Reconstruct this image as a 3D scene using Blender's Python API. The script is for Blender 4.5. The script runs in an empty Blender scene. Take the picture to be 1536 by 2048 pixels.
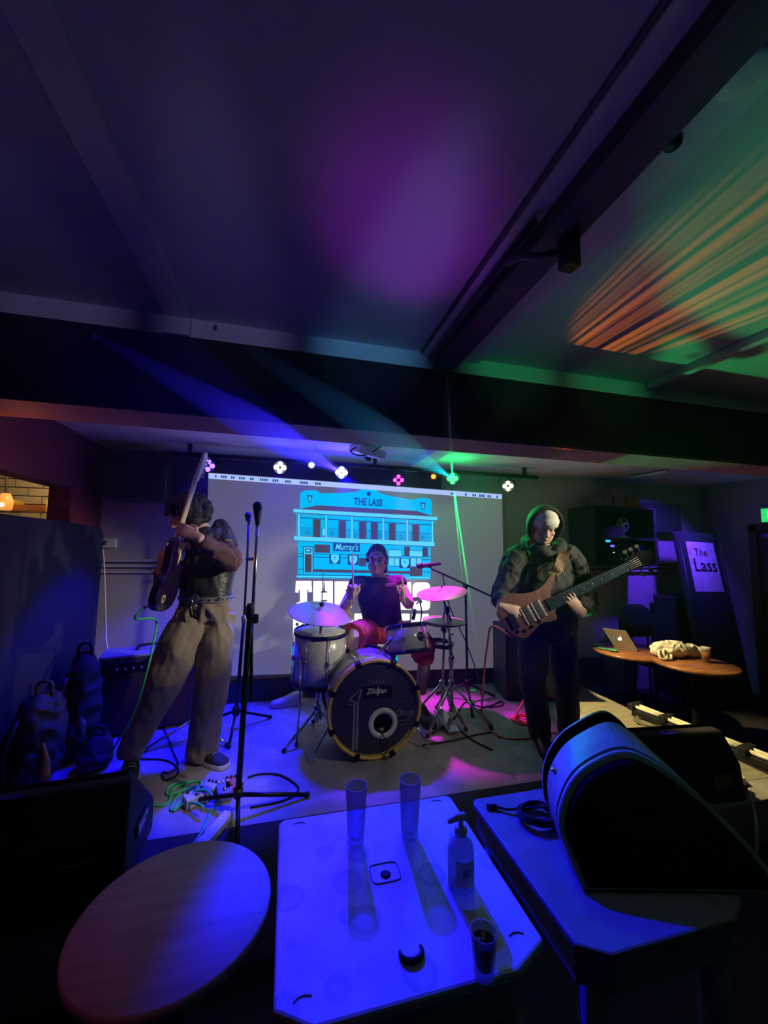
import bpy, bmesh, math, random
from mathutils import Vector, Matrix, Euler, Quaternion, noise
random.seed(7)
SC = bpy.context.scene
COL = SC.collection
V = Vector
# ---------------------------------------------------------------- camera, world, exposure, lights added without fixtures
F_PX = 769.0                                    # focal length in pixels of the 1536x2048 frame
CAM_POS = V((0, 0, 1.6))
PITCH, ROLL, YAW = math.radians(5.2), math.radians(0.8), math.radians(14.0)
cam_fw = V((math.sin(YAW) * math.cos(PITCH), math.cos(YAW) * math.cos(PITCH), math.sin(PITCH)))
_rt = V((math.cos(YAW), -math.sin(YAW), 0)); _up = _rt.cross(cam_fw)
cam_rt = _rt * math.cos(ROLL) + _up * math.sin(ROLL)
cam_up = _up * math.cos(ROLL) - _rt * math.sin(ROLL)
cd = bpy.data.cameras.new('camera'); cam = bpy.data.objects.new('camera', cd); COL.objects.link(cam)
cd.sensor_fit = 'VERTICAL'; cd.sensor_height = 36.0; cd.lens = 36.0 * F_PX / 2048.0
cd.clip_start = 0.02; cd.clip_end = 60
cam.matrix_world = Matrix(((cam_rt.x, cam_up.x, -cam_fw.x, CAM_POS.x), (cam_rt.y, cam_up.y, -cam_fw.y, CAM_POS.y),
                           (cam_rt.z, cam_up.z, -cam_fw.z, CAM_POS.z), (0, 0, 0, 1)))
SC.camera = cam
w = bpy.data.worlds.new('night'); SC.world = w; w.use_nodes = True
w.node_tree.nodes['Background'].inputs[0].default_value = (0.10, 0.08, 0.2, 1)
w.node_tree.nodes['Background'].inputs[1].default_value = 0.02
SC.view_settings.view_transform = 'Standard'; SC.view_settings.look = 'None'
SC.view_settings.exposure = 0.0; SC.view_settings.gamma = 1.0; SC.view_settings.use_curve_mapping = False
try:
    SC.cycles.use_denoising = True
    SC.cycles.max_bounces = 6; SC.cycles.diffuse_bounces = 3; SC.cycles.glossy_bounces = 3
    SC.cycles.transmission_bounces = 6; SC.cycles.transparent_max_bounces = 12; SC.cycles.volume_bounces = 0
    SC.cycles.caustics_reflective = False; SC.cycles.caustics_refractive = False
    SC.cycles.sample_clamp_indirect = 3.0
except Exception:
    pass

def lamp(kind, name, pos, target, power, color, size=0.05, angle=60, blend=0.5, parent=None, sy=None, stripes=0):
    d = bpy.data.lights.new(name, kind); d.energy = power; d.color = color
    if kind == 'SPOT':
        d.spot_size = math.radians(angle); d.spot_blend = blend; d.shadow_soft_size = size
    elif kind == 'AREA':
        d.size = size
        if sy: d.shape = 'RECTANGLE'; d.size_y = sy
    else:
        d.shadow_soft_size = size
    if stripes:                                  # bands across the beam, imitating light reflected off the bass strings
        d.use_nodes = True; nt = d.node_tree; em = nt.nodes['Emission']
        tc = nt.nodes.new('ShaderNodeTexCoord'); sx = nt.nodes.new('ShaderNodeSeparateXYZ'); nt.links.new(tc.outputs['Normal'], sx.inputs[0])
        dv = nt.nodes.new('ShaderNodeMath'); dv.operation = 'DIVIDE'; nt.links.new(sx.outputs['X'], dv.inputs[0]); nt.links.new(sx.outputs['Z'], dv.inputs[1])
        ns = nt.nodes.new('ShaderNodeTexNoise'); ns.noise_dimensions = '1D'; ns.inputs['Scale'].default_value = stripes; ns.inputs['Detail'].default_value = 1.0
        nt.links.new(dv.outputs[0], ns.inputs['W'])
        mr = nt.nodes.new('ShaderNodeMapRange'); mr.inputs['From Min'].default_value = 0.42; mr.inputs['From Max'].default_value = 0.62
        mr.inputs['To Max'].default_value = 1.6; nt.links.new(ns.outputs['Fac'], mr.inputs['Value']); nt.links.new(mr.outputs['Result'], em.inputs['Strength'])
    o = bpy.data.objects.new(name, d); COL.objects.link(o)
    o.location = pos
    if target is not None:
        o.rotation_euler = (V(target) - V(pos)).to_track_quat('-Z', 'Y').to_euler()
    if parent is not None:
        o.parent = parent; o.location = V(pos) - BASE[parent]
    return o
BASE = {}
lamp('SPOT', 'front_key_warm', (3.0, 1.15, 2.17), (1.68, 2.40, 1.53), 190, (1.0, 0.90, 0.62), 0.05, 30, 0.6)  # this and the two warm fills below are added, with no fixtures
lamp('SPOT', 'front_fill_warm', (2.30, 0.80, 2.30), (0.62, 2.70, 0.60), 44, (1.0, 0.88, 0.68), 0.06, 44, 0.9)
lamp('SPOT', 'guitarist_fill_warm', (1.95, 1.75, 2.05), (-0.42, 2.75, 1.40), 180, (1.0, 0.88, 0.70), 0.05, 27, 0.8)
lamp('SPOT', 'ceiling_wash_violet', (0.75, 1.45, 0.9), (0.70, 0.75, 2.64), 1.4, (0.55, 0.06, 1.0), 0.1, 105, 1.0)  # added in mid-air to tint the ceiling, no lamp stands there
lamp('SPOT', 'ceiling_reflection_magenta', (0.95, 2.42, 0.95), (0.36, 1.15, 2.64), 46, (0.45, 0.0, 0.9), 0.05, 19, 1.0)  # added in mid-air, imitates magenta light reflected off the cymbals
lamp('SPOT', 'ceiling_wash_green', (2.35, 2.86, 0.30), (1.85, 0.95, 2.64), 100, (0.02, 0.75, 0.20), 0.04, 60, 0.9)  # added low by the batten, imitates green light reflected upward
lamp('SPOT', 'ceiling_reflection_orange', (1.50, 2.17, 1.62), (1.58, 1.15, 2.64), 24, (1.0, 0.24, 0.02), 0.003, 38, 0.4, stripes=26)  # added in mid-air in place of a reflection from the bass
lamp('SPOT', 'wall_wash_blue', (3.98, 2.85, 2.30), (4.25, 3.75, 1.45), 150, (0.12, 0.03, 1.0), 0.05, 76, 0.9)  # added to brighten the wall and poster, no fixture
for x, c, p in ((-1.0, (0.45, 0.38, 1.0), 15), (-0.3, (0.45, 0.42, 1.0), 18), (0.38, (0.14, 0.50, 1.0), 46), (1.2, (0.03, 0.9, 0.25), 30), (1.85, (0.05, 0.9, 0.25), 26)):
    lamp('SPOT', 'cornice_wash', (x * 0.8 + 0.1, -0.5, 2.30), (x, 1.85, 2.595), p, c, 0.03, 17, 1.0)  # added behind the camera to light the white strip, no fixtures
lamp('SPOT', 'stage_ceiling_fill_violet', (-0.8, 3.45, 0.95), (-0.2, 2.6, 2.42), 14, (0.50, 0.32, 1.0), 0.05, 70, 1.0)  # this and the pale one are added to brighten the stage ceiling
lamp('SPOT', 'stage_ceiling_fill_pale', (2.5, 3.35, 0.9), (2.5, 2.5, 2.42), 9, (1.0, 0.80, 0.85), 0.05, 90, 1.0)
lamp('SPOT', 'side_glow_red', (-1.25, 0.55, 1.9), (-0.30, 1.06, 0.75), 3.2, (0.85, 0.10, 0.40), 0.05, 32, 1.0)  # added to redden the round table, no fixture
lamp('SPOT', 'pedal_fill_warm', (0.9, 1.2, 2.30), (-0.34, 2.42, 0.25), 60, (1.0, 0.86, 0.66), 0.04, 15, 0.8)  # added to warm the pedals, no fixture


# ---------------------------------------------------------------- helpers
def ray(px, py):
    return cam_rt * ((px - 768) / F_PX) + cam_up * ((1024 - py) / F_PX) + cam_fw
def at(px, py, Y):                               # the point seen at a pixel on the plane y = Y
    d = ray(px, py); return CAM_POS + d * (Y / d.y)
def onz(px, py, z):                              # the point seen at a pixel on the plane z
    d = ray(px, py); return CAM_POS + d * ((z - CAM_POS.z) / d.z)
def onx(px, py, x):
    d = ray(px, py); return CAM_POS + d * (x / d.x)

def mat(name, color, rough=0.6, metal=0.0, vary=0.25, scale=14.0, bump=0.0, bscale=120.0, emit=None, es=0.0,
        spec=0.5, coat=0.0, stretch=None, color2=None):
    m = bpy.data.materials.new(name); m.use_nodes = True
    nt = m.node_tree; b = nt.nodes['Principled BSDF']
    b.inputs['Roughness'].default_value = rough; b.inputs['Metallic'].default_value = metal
    b.inputs['Specular IOR Level'].default_value = spec
    if coat: b.inputs['Coat Weight'].default_value = coat; b.inputs['Coat Roughness'].default_value = 0.1
    tc = nt.nodes.new('ShaderNodeTexCoord'); src = tc.outputs['Object']
    if stretch:
        mp = nt.nodes.new('ShaderNodeMapping'); mp.inputs['Scale'].default_value = stretch
        nt.links.new(src, mp.inputs['Vector']); src = mp.outputs['Vector']
    n = nt.nodes.new('ShaderNodeTexNoise'); n.inputs['Scale'].default_value = scale; n.inputs['Detail'].default_value = 4
    nt.links.new(src, n.inputs['Vector'])
    r = nt.nodes.new('ShaderNodeValToRGB')
    c2 = color2 or tuple(c * (1 - vary) for c in color); c1 = tuple(min(1, c * (1 + vary * 0.4)) for c in color)
    r.color_ramp.elements[0].position = 0.3; r.color_ramp.elements[1].position = 0.7
    r.color_ramp.elements[0].color = (*c2, 1); r.color_ramp.elements[1].color = (*c1, 1)
    nt.links.new(n.outputs['Fac'], r.inputs['Fac']); nt.links.new(r.outputs['Color'], b.inputs['Base Color'])
    if bump:
        n2 = nt.nodes.new('ShaderNodeTexNoise'); n2.inputs['Scale'].default_value = bscale
        nt.links.new(src, n2.inputs['Vector'])
        bp = nt.nodes.new('ShaderNodeBump'); bp.inputs['Strength'].default_value = bump; bp.inputs['Distance'].default_value = 0.01
        nt.links.new(n2.outputs['Fac'], bp.inputs['Height']); nt.links.new(bp.outputs['Normal'], b.inputs['Normal'])
    if emit:
        b.inputs['Emission Color'].default_value = (*emit, 1); b.inputs['Emission Strength'].default_value = es
    return m
def glow(name, color, s):
    m = bpy.data.materials.new(name); m.use_nodes = True; nt = m.node_tree; nt.nodes.clear()
    o = nt.nodes.new('ShaderNodeOutputMaterial'); e = nt.nodes.new('ShaderNodeEmission')
    e.inputs[0].default_value = (*color, 1); e.inputs[1].default_value = s
    nt.links.new(e.outputs[0], o.inputs[0]); return m
def glass(name, color=(1, 1, 1), rough=0.05, haze=0.10, edge=0.6):
    # thin clear glass: mostly see-through, with a sheen and a slight milky film
    m = bpy.data.materials.new(name); m.use_nodes = True; nt = m.node_tree; b = nt.nodes['Principled BSDF']
    b.inputs['Base Color'].default_value = (*[c * 0.7 for c in color], 1); b.inputs['Roughness'].default_value = rough
    tr = nt.nodes.new('ShaderNodeBsdfTransparent'); tr.inputs[0].default_value = (0.82, 0.82, 0.85, 1)
    lw = nt.nodes.new('ShaderNodeLayerWeight'); lw.inputs['Blend'].default_value = 0.35
    mr = nt.nodes.new('ShaderNodeMapRange'); mr.inputs['To Min'].default_value = haze; mr.inputs['To Max'].default_value = edge
    mx = nt.nodes.new('ShaderNodeMixShader')
    nt.links.new(lw.outputs['Facing'], mr.inputs['Value']); nt.links.new(mr.outputs['Result'], mx.inputs['Fac'])
    nt.links.new(tr.outputs[0], mx.inputs[1]); nt.links.new(b.outputs[0], mx.inputs[2])
    nt.links.new(mx.outputs[0], nt.nodes['Material Output'].inputs['Surface']); return m

def haze_mat(name, dens, an=0.45):
    m = bpy.data.materials.new(name); m.use_nodes = True; nt = m.node_tree; nt.nodes.clear()
    oo = nt.nodes.new('ShaderNodeOutputMaterial'); vs_ = nt.nodes.new('ShaderNodeVolumeScatter')
    vs_.inputs['Density'].default_value = dens; vs_.inputs['Anisotropy'].default_value = an
    nt.links.new(vs_.outputs[0], oo.inputs['Volume']); return m

def ortho(d):
    d = V(d).normalized(); a = V((0, 0, 1)) if abs(d.z) < 0.9 else V((1, 0, 0))
    x = a.cross(d).normalized(); return x, d.cross(x)
def catmull(pts, n=6):
    pts = [V(p) for p in pts]
    if len(pts) < 3: return pts
    P = [pts[0] * 2 - pts[1]] + pts + [pts[-1] * 2 - pts[-2]]; out = []
    for i in range(1, len(P) - 2):
        a, b, c, d = P[i - 1:i + 3]
        for k in range(n):
            t = k / n
            out.append(0.5 * ((2 * b) + (c - a) * t + (2 * a - 5 * b + 4 * c - d) * t * t + (3 * b - a - 3 * c + d) * t ** 3))
    out.append(pts[-1]); return out
def lerp_list(vals, n):
    out = []
    for i in range(n):
        t = i / (n - 1) * (len(vals) - 1); k = min(int(t), len(vals) - 2); u = t - k
        out.append(vals[k] * (1 - u) + vals[k + 1] * u)
    return out

class MB:                                        # collects shapes in world space, builds one mesh object
    def __init__(s): s.v = []; s.f = []; s.m = []; s.s = []
    def add(s, vs, fs, mi=0, sm=False):
        o = len(s.v); s.v += [V(p) for p in vs]
        for f in fs: s.f.append([i + o for i in f]); s.m.append(mi); s.s.append(sm)
        return s
    def box(s, c, size, rot=None, mi=0):
        c = V(c); h = V(size) / 2
        R = rot if isinstance(rot, Matrix) else (Euler(rot).to_matrix() if rot else Matrix.Identity(3))
        vs = [c + R @ V((x * h.x, y * h.y, z * h.z)) for z in (-1, 1) for y in (-1, 1) for x in (-1, 1)]
        return s.add(vs, [(0, 2, 3, 1), (4, 5, 7, 6), (0, 1, 5, 4), (2, 6, 7, 3), (0, 4, 6, 2), (1, 3, 7, 5)], mi)
    def tube(s, pts, r, n=8, mi=0, closed=False, cap=True, sm=True, smooth=0):
        pts = catmull(pts, smooth) if smooth else [V(p) for p in pts]
        N = len(pts); rs = r if isinstance(r, (list, tuple)) else [r] * N
        if len(rs) != N: rs = lerp_list(list(rs), N)
        x = None; vs = []
        for i, p in enumerate(pts):
            a = pts[(i - 1) % N] if (i or closed) else p; b = pts[(i + 1) % N] if (i < N - 1 or closed) else p
            d = (b - a).normalized() if (b - a).length > 1e-9 else V((0, 0, 1))
            if x is None: x, y = ortho(d)
            else:
                x = x - d * x.dot(d)
                x = x.normalized() if x.length > 1e-6 else ortho(d)[0]
                y = d.cross(x)
            for k in range(n):
                t = 2 * math.pi * k / n; vs.append(p + (x * math.cos(t) + y * math.sin(t)) * rs[i])
        fs = []
        for i in range(N if closed else N - 1):
            j = (i + 1) % N
            for k in range(n): fs.append((i * n + k, i * n + (k + 1) % n, j * n + (k + 1) % n, j * n + k))
        s.add(vs, fs, mi, sm)
        if cap and not closed:
            o = len(s.v) - N * n
            s.f.append([o + k for k in reversed(range(n))]); s.m.append(mi); s.s.append(False)
            s.f.append([o + (N - 1) * n + k for k in range(n)]); s.m.append(mi); s.s.append(False)
        return s
    def lathe(s, prof, c, axis=(0, 0, 1), n=24, mi=0, sm=True, ring=False):
        c = V(c); d = V(axis).normalized(); x, y = ortho(d); vs = []; fs = []
        for (r, z) in prof:
            for k in range(n):
                t = 2 * math.pi * k / n; vs.append(c + d * z + (x * math.cos(t) + y * math.sin(t)) * max(r, 1e-5))
        for i in range(len(prof) - 1):
            for k in range(n): fs.append((i * n + k, i * n + (k + 1) % n, (i + 1) * n + (k + 1) % n, (i + 1) * n + k))
        if ring:                                     # a closed band: join the last circle to the first
            L = (len(prof) - 1) * n
            for k in range(n): fs.append((L + k, L + (k + 1) % n, (k + 1) % n, k))
        else:
            fs.append([k for k in reversed(range(n))]); fs.append([(len(prof) - 1) * n + k for k in range(n)])
        return s.add(vs, fs, mi, sm)
    def ball(s, c, r, rot=None, n=16, m=10, mi=0):
        c = V(c); r = V((r, r, r)) if isinstance(r, (int, float)) else V(r)
        R = rot if isinstance(rot, Matrix) else (Euler(rot).to_matrix() if rot else Matrix.Identity(3))
        vs = [c + R @ V((0, 0, -r.z))]; fs = []
        for i in range(1, m):
            a = -math.pi / 2 + math.pi * i / m
            for k in range(n):
                t = 2 * math.pi * k / n
                vs.append(c + R @ V((r.x * math.cos(a) * math.cos(t), r.y * math.cos(a) * math.sin(t), r.z * math.sin(a))))
        vs.append(c + R @ V((0, 0, r.z)))
        for k in range(n): fs.append((0, 1 + (k + 1) % n, 1 + k))
        for i in range(m - 2):
            for k in range(n): fs.append((1 + i * n + k, 1 + i * n + (k + 1) % n, 1 + (i + 1) * n + (k + 1) % n, 1 + (i + 1) * n + k))
        L = len(vs) - 1; o = 1 + (m - 2) * n
        for k in range(n): fs.append((o + k, o + (k + 1) % n, L))
        return s.add(vs, fs, mi, True)
    def loft(s, rings, mi=0, sm=True, cap=True):
        n = len(rings[0]); vs = [p for r in rings for p in r]; fs = []
        for i in range(len(rings) - 1):
            for k in range(n): fs.append((i * n + k, i * n + (k + 1) % n, (i + 1) * n + (k + 1) % n, (i + 1) * n + k))
        if cap: fs.append([k for k in reversed(range(n))]); fs.append([(len(rings) - 1) * n + k for k in range(n)])
        return s.add(vs, fs, mi, sm)
    def trunk(s, secs, side, n=20, mi=0, pw=2.0):           # secs: (centre, half width, half depth); side: width direction
        side = V(side).normalized(); rings = []; C = [V(q[0]) for q in secs]
        for i, (c, a, b) in enumerate(secs):
            d = (C[min(i + 1, len(C) - 1)] - C[max(i - 1, 0)]).normalized()
            x = (side - d * side.dot(d)).normalized(); y = d.cross(x); ring = []
            for k in range(n):
                t = 2 * math.pi * k / n; ct, st = math.cos(t), math.sin(t)
                e = 2 / pw
                ring.append(V(c) + x * (a * math.copysign(abs(ct) ** e, ct)) + y * (b * math.copysign(abs(st) ** e, st)))
            rings.append(ring)
        return s.loft(rings, mi)
    def prism(s, poly, o, ux, uy, depth, mi=0, sm=False):     # a flat outline in the (ux, uy) frame, thickened along ux x uy
        o, ux, uy = V(o), V(ux).normalized(), V(uy).normalized(); nz = ux.cross(uy).normalized()
        n = len(poly); a = [o + ux * p[0] + uy * p[1] for p in poly]; vs = a + [p + nz * depth for p in a]
        fs = [list(range(n - 1, -1, -1)), list(range(n, 2 * n))] + [(i, (i + 1) % n, n + (i + 1) % n, n + i) for i in range(n)]
        return s.add(vs, fs, mi, sm)
    def poly(s, pts, mi=0):
        return s.add(pts, [list(range(len(pts)))], mi)
    def build(s, name, mats, parent=None, bevel=0.0, sub=0, remesh=0.0, smooth=0, wrinkle=None, base=None):
        b0 = BASE.get(parent, None) if parent is not None else base
        if b0 is None:
            xs = [p.x for p in s.v]; ys = [p.y for p in s.v]
            b0 = V(((min(xs) + max(xs)) / 2, (min(ys) + max(ys)) / 2, min(p.z for p in s.v)))
        me = bpy.data.meshes.new(name)
        me.from_pydata([tuple(p - b0) for p in s.v], [], s.f)
        mats = mats if isinstance(mats, (list, tuple)) else [mats]
        for m in mats: me.materials.append(m)
        me.polygons.foreach_set('material_index', s.m); me.polygons.foreach_set('use_smooth', s.s); me.update()
        o = bpy.data.objects.new(name, me); COL.objects.link(o)
        if remesh:
            md = o.modifiers.new('r', 'REMESH'); md.mode = 'VOXEL'; md.voxel_size = remesh; md.use_smooth_shade = True
            if smooth:
                md = o.modifiers.new('s', 'SMOOTH'); md.factor = 0.5; md.iterations = smooth
            for md in o.modifiers: md.show_viewport = False
            PENDING.append((o, mats, wrinkle, b0))
        else:
            bm = bmesh.new(); bm.from_mesh(me); bmesh.ops.recalc_face_normals(bm, faces=bm.faces); bm.to_mesh(me); bm.free()
        if sub:
            md = o.modifiers.new('sub', 'SUBSURF'); md.levels = sub; md.render_levels = sub
        if bevel:
            md = o.modifiers.new('bev', 'BEVEL'); md.width = bevel; md.segments = 2; md.limit_method = 'ANGLE'; md.angle_limit = math.radians(35)
        if parent is not None: o.parent = parent; BASE[o] = b0
        else: o.location = b0; BASE[o] = b0
        return o
def tag(o, label=None, cat=None, group=None, kind=None):
    if label: o['label'] = label
    if cat: o['category'] = cat
    if group: o['group'] = group
    if kind: o['kind'] = kind
    return o
def thing(name, label, cat, loc, group=None):
    o = bpy.data.objects.new(name, None); COL.objects.link(o); o.location = V(loc); BASE[o] = V(loc)
    o.empty_display_size = 0.05
    return tag(o, label, cat, group)
def struct(name, mb, m, parent=None, **k):
    o = mb.build(name, m, parent, **k)
    if parent is None: o['kind'] = 'structure'
    return o
def dup(root, loc, label=None):
    def cp(o, par):
        c = o.copy(); COL.objects.link(c); c.parent = par
        for ch in list(o.children): cp(ch, c)
        return c
    r = cp(root, None); r.location = V(loc); BASE[r] = V(loc)
    if label: r['label'] = label
    return r
def cable(name, pts, r, m, label, cat='cable', smooth=6, n=6):
    o = MB().tube(pts, r, n=n, smooth=smooth).build(name, m); return tag(o, label, cat)
PENDING, TEXTS = [], []
def text(body, m, o, ux, uy, size, name, parent, depth=0.0006, bold=0.0, shear=0.0, align='CENTER', squash=1.0):
    cu = bpy.data.curves.new('t', 'FONT'); cu.body = body; cu.size = 1.0; cu.align_x = align; cu.align_y = 'CENTER'
    cu.offset = bold; cu.shear = shear; cu.resolution_u = 3
    t = bpy.data.objects.new('t', cu); COL.objects.link(t)
    TEXTS.append((t, m, V(o), V(ux).normalized(), V(uy).normalized(), size, name, parent, depth, squash))
def finalize():                                  # one evaluation turns the grown bodies and the lettering into plain meshes
    news = []
    for p in PENDING:                            # one after the other: evaluating them all at once is very slow
        for md in p[0].modifiers: md.show_viewport = True
        dg = bpy.context.evaluated_depsgraph_get(); dg.update()
        news.append(bpy.data.meshes.new_from_object(p[0].evaluated_get(dg)))
        for md in p[0].modifiers: md.show_viewport = False
    dg = bpy.context.evaluated_depsgraph_get(); dg.update()
    tms = [bpy.data.meshes.new_from_object(p[0].evaluated_get(dg)) for p in TEXTS]
    for (o, mats, wrinkle, b0), nm in zip(PENDING, news):
        o.modifiers.clear(); old = o.data; nm_name = old.name; o.data = nm; bpy.data.meshes.remove(old); nm.name = nm_name
        nm.materials.clear()
        for m in mats: nm.materials.append(m)
        if wrinkle:
            amp, sc, st = wrinkle; N = len(nm.vertices)
            S = V((sc * st[0], sc * st[1], sc * st[2])); nz = noise.noise; nv = noise.noise_vector
            nrm = [vt.normal.copy() for vt in nm.vertices]; flat = []      # read all normals before moving anything
            for vt, nn in zip(nm.vertices, nrm):
                q = vt.co + b0; q = V((q.x * S.x, q.y * S.y, q.z * S.z)); q += 0.6 * nv(q * 0.7)
                flat.extend(vt.co + nn * (amp * (1 - 2 * abs(nz(q)) + 0.4 * nz(q * 2.3))))
            nm.vertices.foreach_set('co', flat)
        nm.polygons.foreach_set('use_smooth', [True] * len(nm.polygons)); nm.update()
    for (t, m, o, ux, uy, size, name, parent, depth, squash), me in zip(TEXTS, tms):
        mb = MB(); nz = ux.cross(uy)
        mb.add([o + ux * (p.co.x * size * squash) + uy * (p.co.y * size) + nz * depth for p in me.vertices], [list(f.vertices) for f in me.polygons])
        bpy.data.meshes.remove(me); bpy.data.objects.remove(t)
        mb.build(name, m, parent)
# ---------------------------------------------------------------- materials
M = {}
M['paint'] = mat('ceiling_paint', (0.62, 0.60, 0.62), 0.7, vary=0.08, scale=3)
M['white_paint'] = mat('white_gloss_paint', (0.75, 0.74, 0.76), 0.5, vary=0.1, scale=6)
M['dark_paint'] = mat('dark_beam_paint', (0.10, 0.08, 0.10), 0.6)
M['black_cloth'] = mat('black_cloth', (0.018, 0.017, 0.02), 0.9, scale=40)
M['wine'] = mat('wine_red_paint', (0.16, 0.016, 0.03), 0.7, vary=0.15, scale=4)
M['wall'] = mat('grey_wall_paint', (0.42, 0.40, 0.42), 0.75, vary=0.2, scale=3, bump=0.1)
M['wall_dark'] = mat('black_wall_paint', (0.05, 0.048, 0.055), 0.8)
M['floor'] = mat('pub_carpet', (0.03, 0.025, 0.03), 0.95, scale=60)
M['stage'] = mat('worn_stage_boards', (0.34, 0.32, 0.31), 0.62, vary=0.35, scale=5, bump=0.06, bscale=60)
M['ply'] = mat('bare_plywood', (0.30, 0.27, 0.20), 0.7, scale=8, stretch=(1, 6, 1))
M['black'] = mat('black_plastic', (0.015, 0.015, 0.017), 0.5, scale=50, bump=0.05)
M['black_gloss'] = mat('black_gloss', (0.012, 0.012, 0.016), 0.15, coat=0.3)
M['rubber'] = mat('black_rubber', (0.012, 0.012, 0.012), 0.8)
M['chrome'] = mat('chrome', (0.75, 0.75, 0.78), 0.18, 1.0, vary=0.1)
M['steel_black'] = mat('black_powdercoat_steel', (0.02, 0.02, 0.025), 0.35, 0.6)
M['pearl'] = mat('white_pearl_wrap', (0.62, 0.60, 0.58), 0.25, vary=0.18, scale=30, coat=0.4)
M['brass'] = mat('cymbal_bronze', (0.75, 0.58, 0.40), 0.45, 0.55, vary=0.2, scale=60)
M['maple'] = mat('maple', (0.85, 0.66, 0.38), 0.35, stretch=(8, 8, 1), scale=6)
M['hoop'] = mat('lacquered_maple_hoop', (0.80, 0.56, 0.09), 0.35, scale=10)
M['skin'] = mat('skin', (0.62, 0.40, 0.31), 0.55, vary=0.15, scale=18)
M['white_plastic'] = mat('white_plastic', (0.75, 0.74, 0.72), 0.4, vary=0.1)
M['wood_table'] = mat('varnished_table_wood', (0.34, 0.13, 0.045), 0.35, scale=5, stretch=(1, 7, 1), vary=0.4, coat=0.3)
M['rose'] = mat('walnut_bass_wood', (0.15, 0.062, 0.040), 0.35, scale=6, stretch=(6, 1, 1), vary=0.4)
M['orange'] = mat('orange_cable_sheath', (0.9, 0.17, 0.07), 0.45, vary=0.1)
M['green'] = mat('green_cable_sheath', (0.06, 0.75, 0.25), 0.45, vary=0.1)
M['glass'] = glass('clear_glass')
M['glass_thin'] = glass('thin_clear_glass', haze=0.02, edge=0.12)
M['beer'] = mat('amber_beer', (0.60, 0.20, 0.035), 0.15, vary=0.1)
M['foam'] = mat('beer_foam', (0.85, 0.82, 0.75), 0.9)
M['leather'] = mat('black_leather', (0.035, 0.036, 0.038), 0.36, scale=22, bump=0.25, bscale=40)
M['denim_black'] = mat('black_denim', (0.030, 0.030, 0.036), 0.85, scale=40)
M['dark_fabric'] = mat('dark_bag_fabric', (0.012, 0.012, 0.016), 0.8, scale=30, bump=0.1)

# ---------------------------------------------------------------- setting
struct('floor', MB().box((1.9, 0.4, -0.05), (7.2, 7.4, 0.1)), M['floor'])
STAGE_Z = 0.22
st = struct('stage_floor', MB().box((0.7, 2.725, 0.11), (4.5, 2.05, 0.22)), M['stage'], bevel=0.004)
tag(st, 'low grey stage floor the band stands on')
pl = MB().box((2.72, 2.5, 0.214), (0.46, 1.3, 0.016))
pl.build('side_board', M['ply'], st)
MB().box((0.15, 1.915, 0.221), (3.4, 0.43, 0.005)).build('edge_mat', M['floor'], st)
struct('ceiling', MB().box((1.9, 0.4, 2.69), (7.2, 7.4, 0.1)), M['paint'])
struct('wall_back', MB().box((1.9, 3.84, 1.35), (7.2, 0.16, 2.7)), M['wall'])
struct('trim_1', MB().box((0.0, 3.745, 2.2), (3.1, 0.03, 0.42)), M['wall_dark'])           # dark band above the screen
struct('baseboard_back', MB().box((1.0, 3.735, 0.30), (5.0, 0.05, 0.20)), M['wall_dark'], bevel=0.005)
for k, z in enumerate((1.36, 1.41, 1.455)):
    struct('trim_%d' % (k + 2), MB().box((1.85, 3.74, z), (6.9, 0.05 + 0.012 * k, 0.022)), M['wall'], bevel=0.004)
struct('wall_behind', MB().box((1.9, -3.2, 1.35), (7.2, 0.16, 2.7)), M['wall_dark'])
struct('wall_right', MB().box((5.29, 0.4, 1.35), (0.18, 7.0, 2.7)), M['wall'])
# left wall with a pass-through opening (y 2.3..3.28, z 1.72..2.0)
wl = MB()
wl.box((-1.62, -0.4, 1.35), (0.14, 5.4, 2.7)).box((-1.62, 3.52, 1.35), (0.14, 0.5, 2.7))
wl.box((-1.62, 2.785, 0.86), (0.14, 0.98, 1.72)).box((-1.62, 2.785, 2.35), (0.14, 0.98, 0.70))
struct('wall_left', wl, M['wine'])
# the lit bar room seen through the opening
brick_m = mat('painted_bricks', (0.72, 0.62, 0.44), 0.8, vary=0.25, scale=9)
bw = struct('wall_bar_side', MB().box((-3.1, 4.36, 1.35), (2.8, 0.1, 2.7)), M['dark_paint'])
b0 = None; p0 = None
for r in range(8):
    for c in range(8):
        p = V((-3.05 + c * 0.225 + (0.11 if r % 2 else 0), 4.30 + 0.005 * random.random(), 1.68 + r * 0.078))
        if b0 is None: b0 = MB().box(p, (0.214, 0.03, 0.068)).build('brick', brick_m, bw); p0 = p
        else:
            q = b0.copy(); COL.objects.link(q); q.location = p - p0; q.parent = bw
struct('trim_6', MB().box((-1.62, 2.785, 1.735), (0.2, 0.98, 0.03)), M['dark_paint'])
p = at(72, 1018, 4.05)
t = thing('back_bar_shelf', 'small dark wooden shelf against the lit bricks in the wall opening', 'shelf', p)
MB().box(p, (0.30, 0.16, 0.06)).build('shelf_board', M['wood_table'], t, bevel=0.004)
for k in (-1, 1): MB().box(p + V((k * .14, -.02, .02)), (0.02, 0.18, 0.10)).build('bracket', M['hoop'], t)
lp = at(10, 1006, 3.9)
t = thing('wall_lantern', 'small glowing amber lantern in the lit wall opening', 'lamp', lp)
MB().lathe([(0.03, -0.06), (0.05, -0.05), (0.055, 0.02), (0.03, 0.08)], lp, n=12).build('lamp_shade', mat('amber_glass', (0.8, 0.35, 0.08), 0.3, emit=(1.0, 0.38, 0.08), es=0.8), t)
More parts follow.
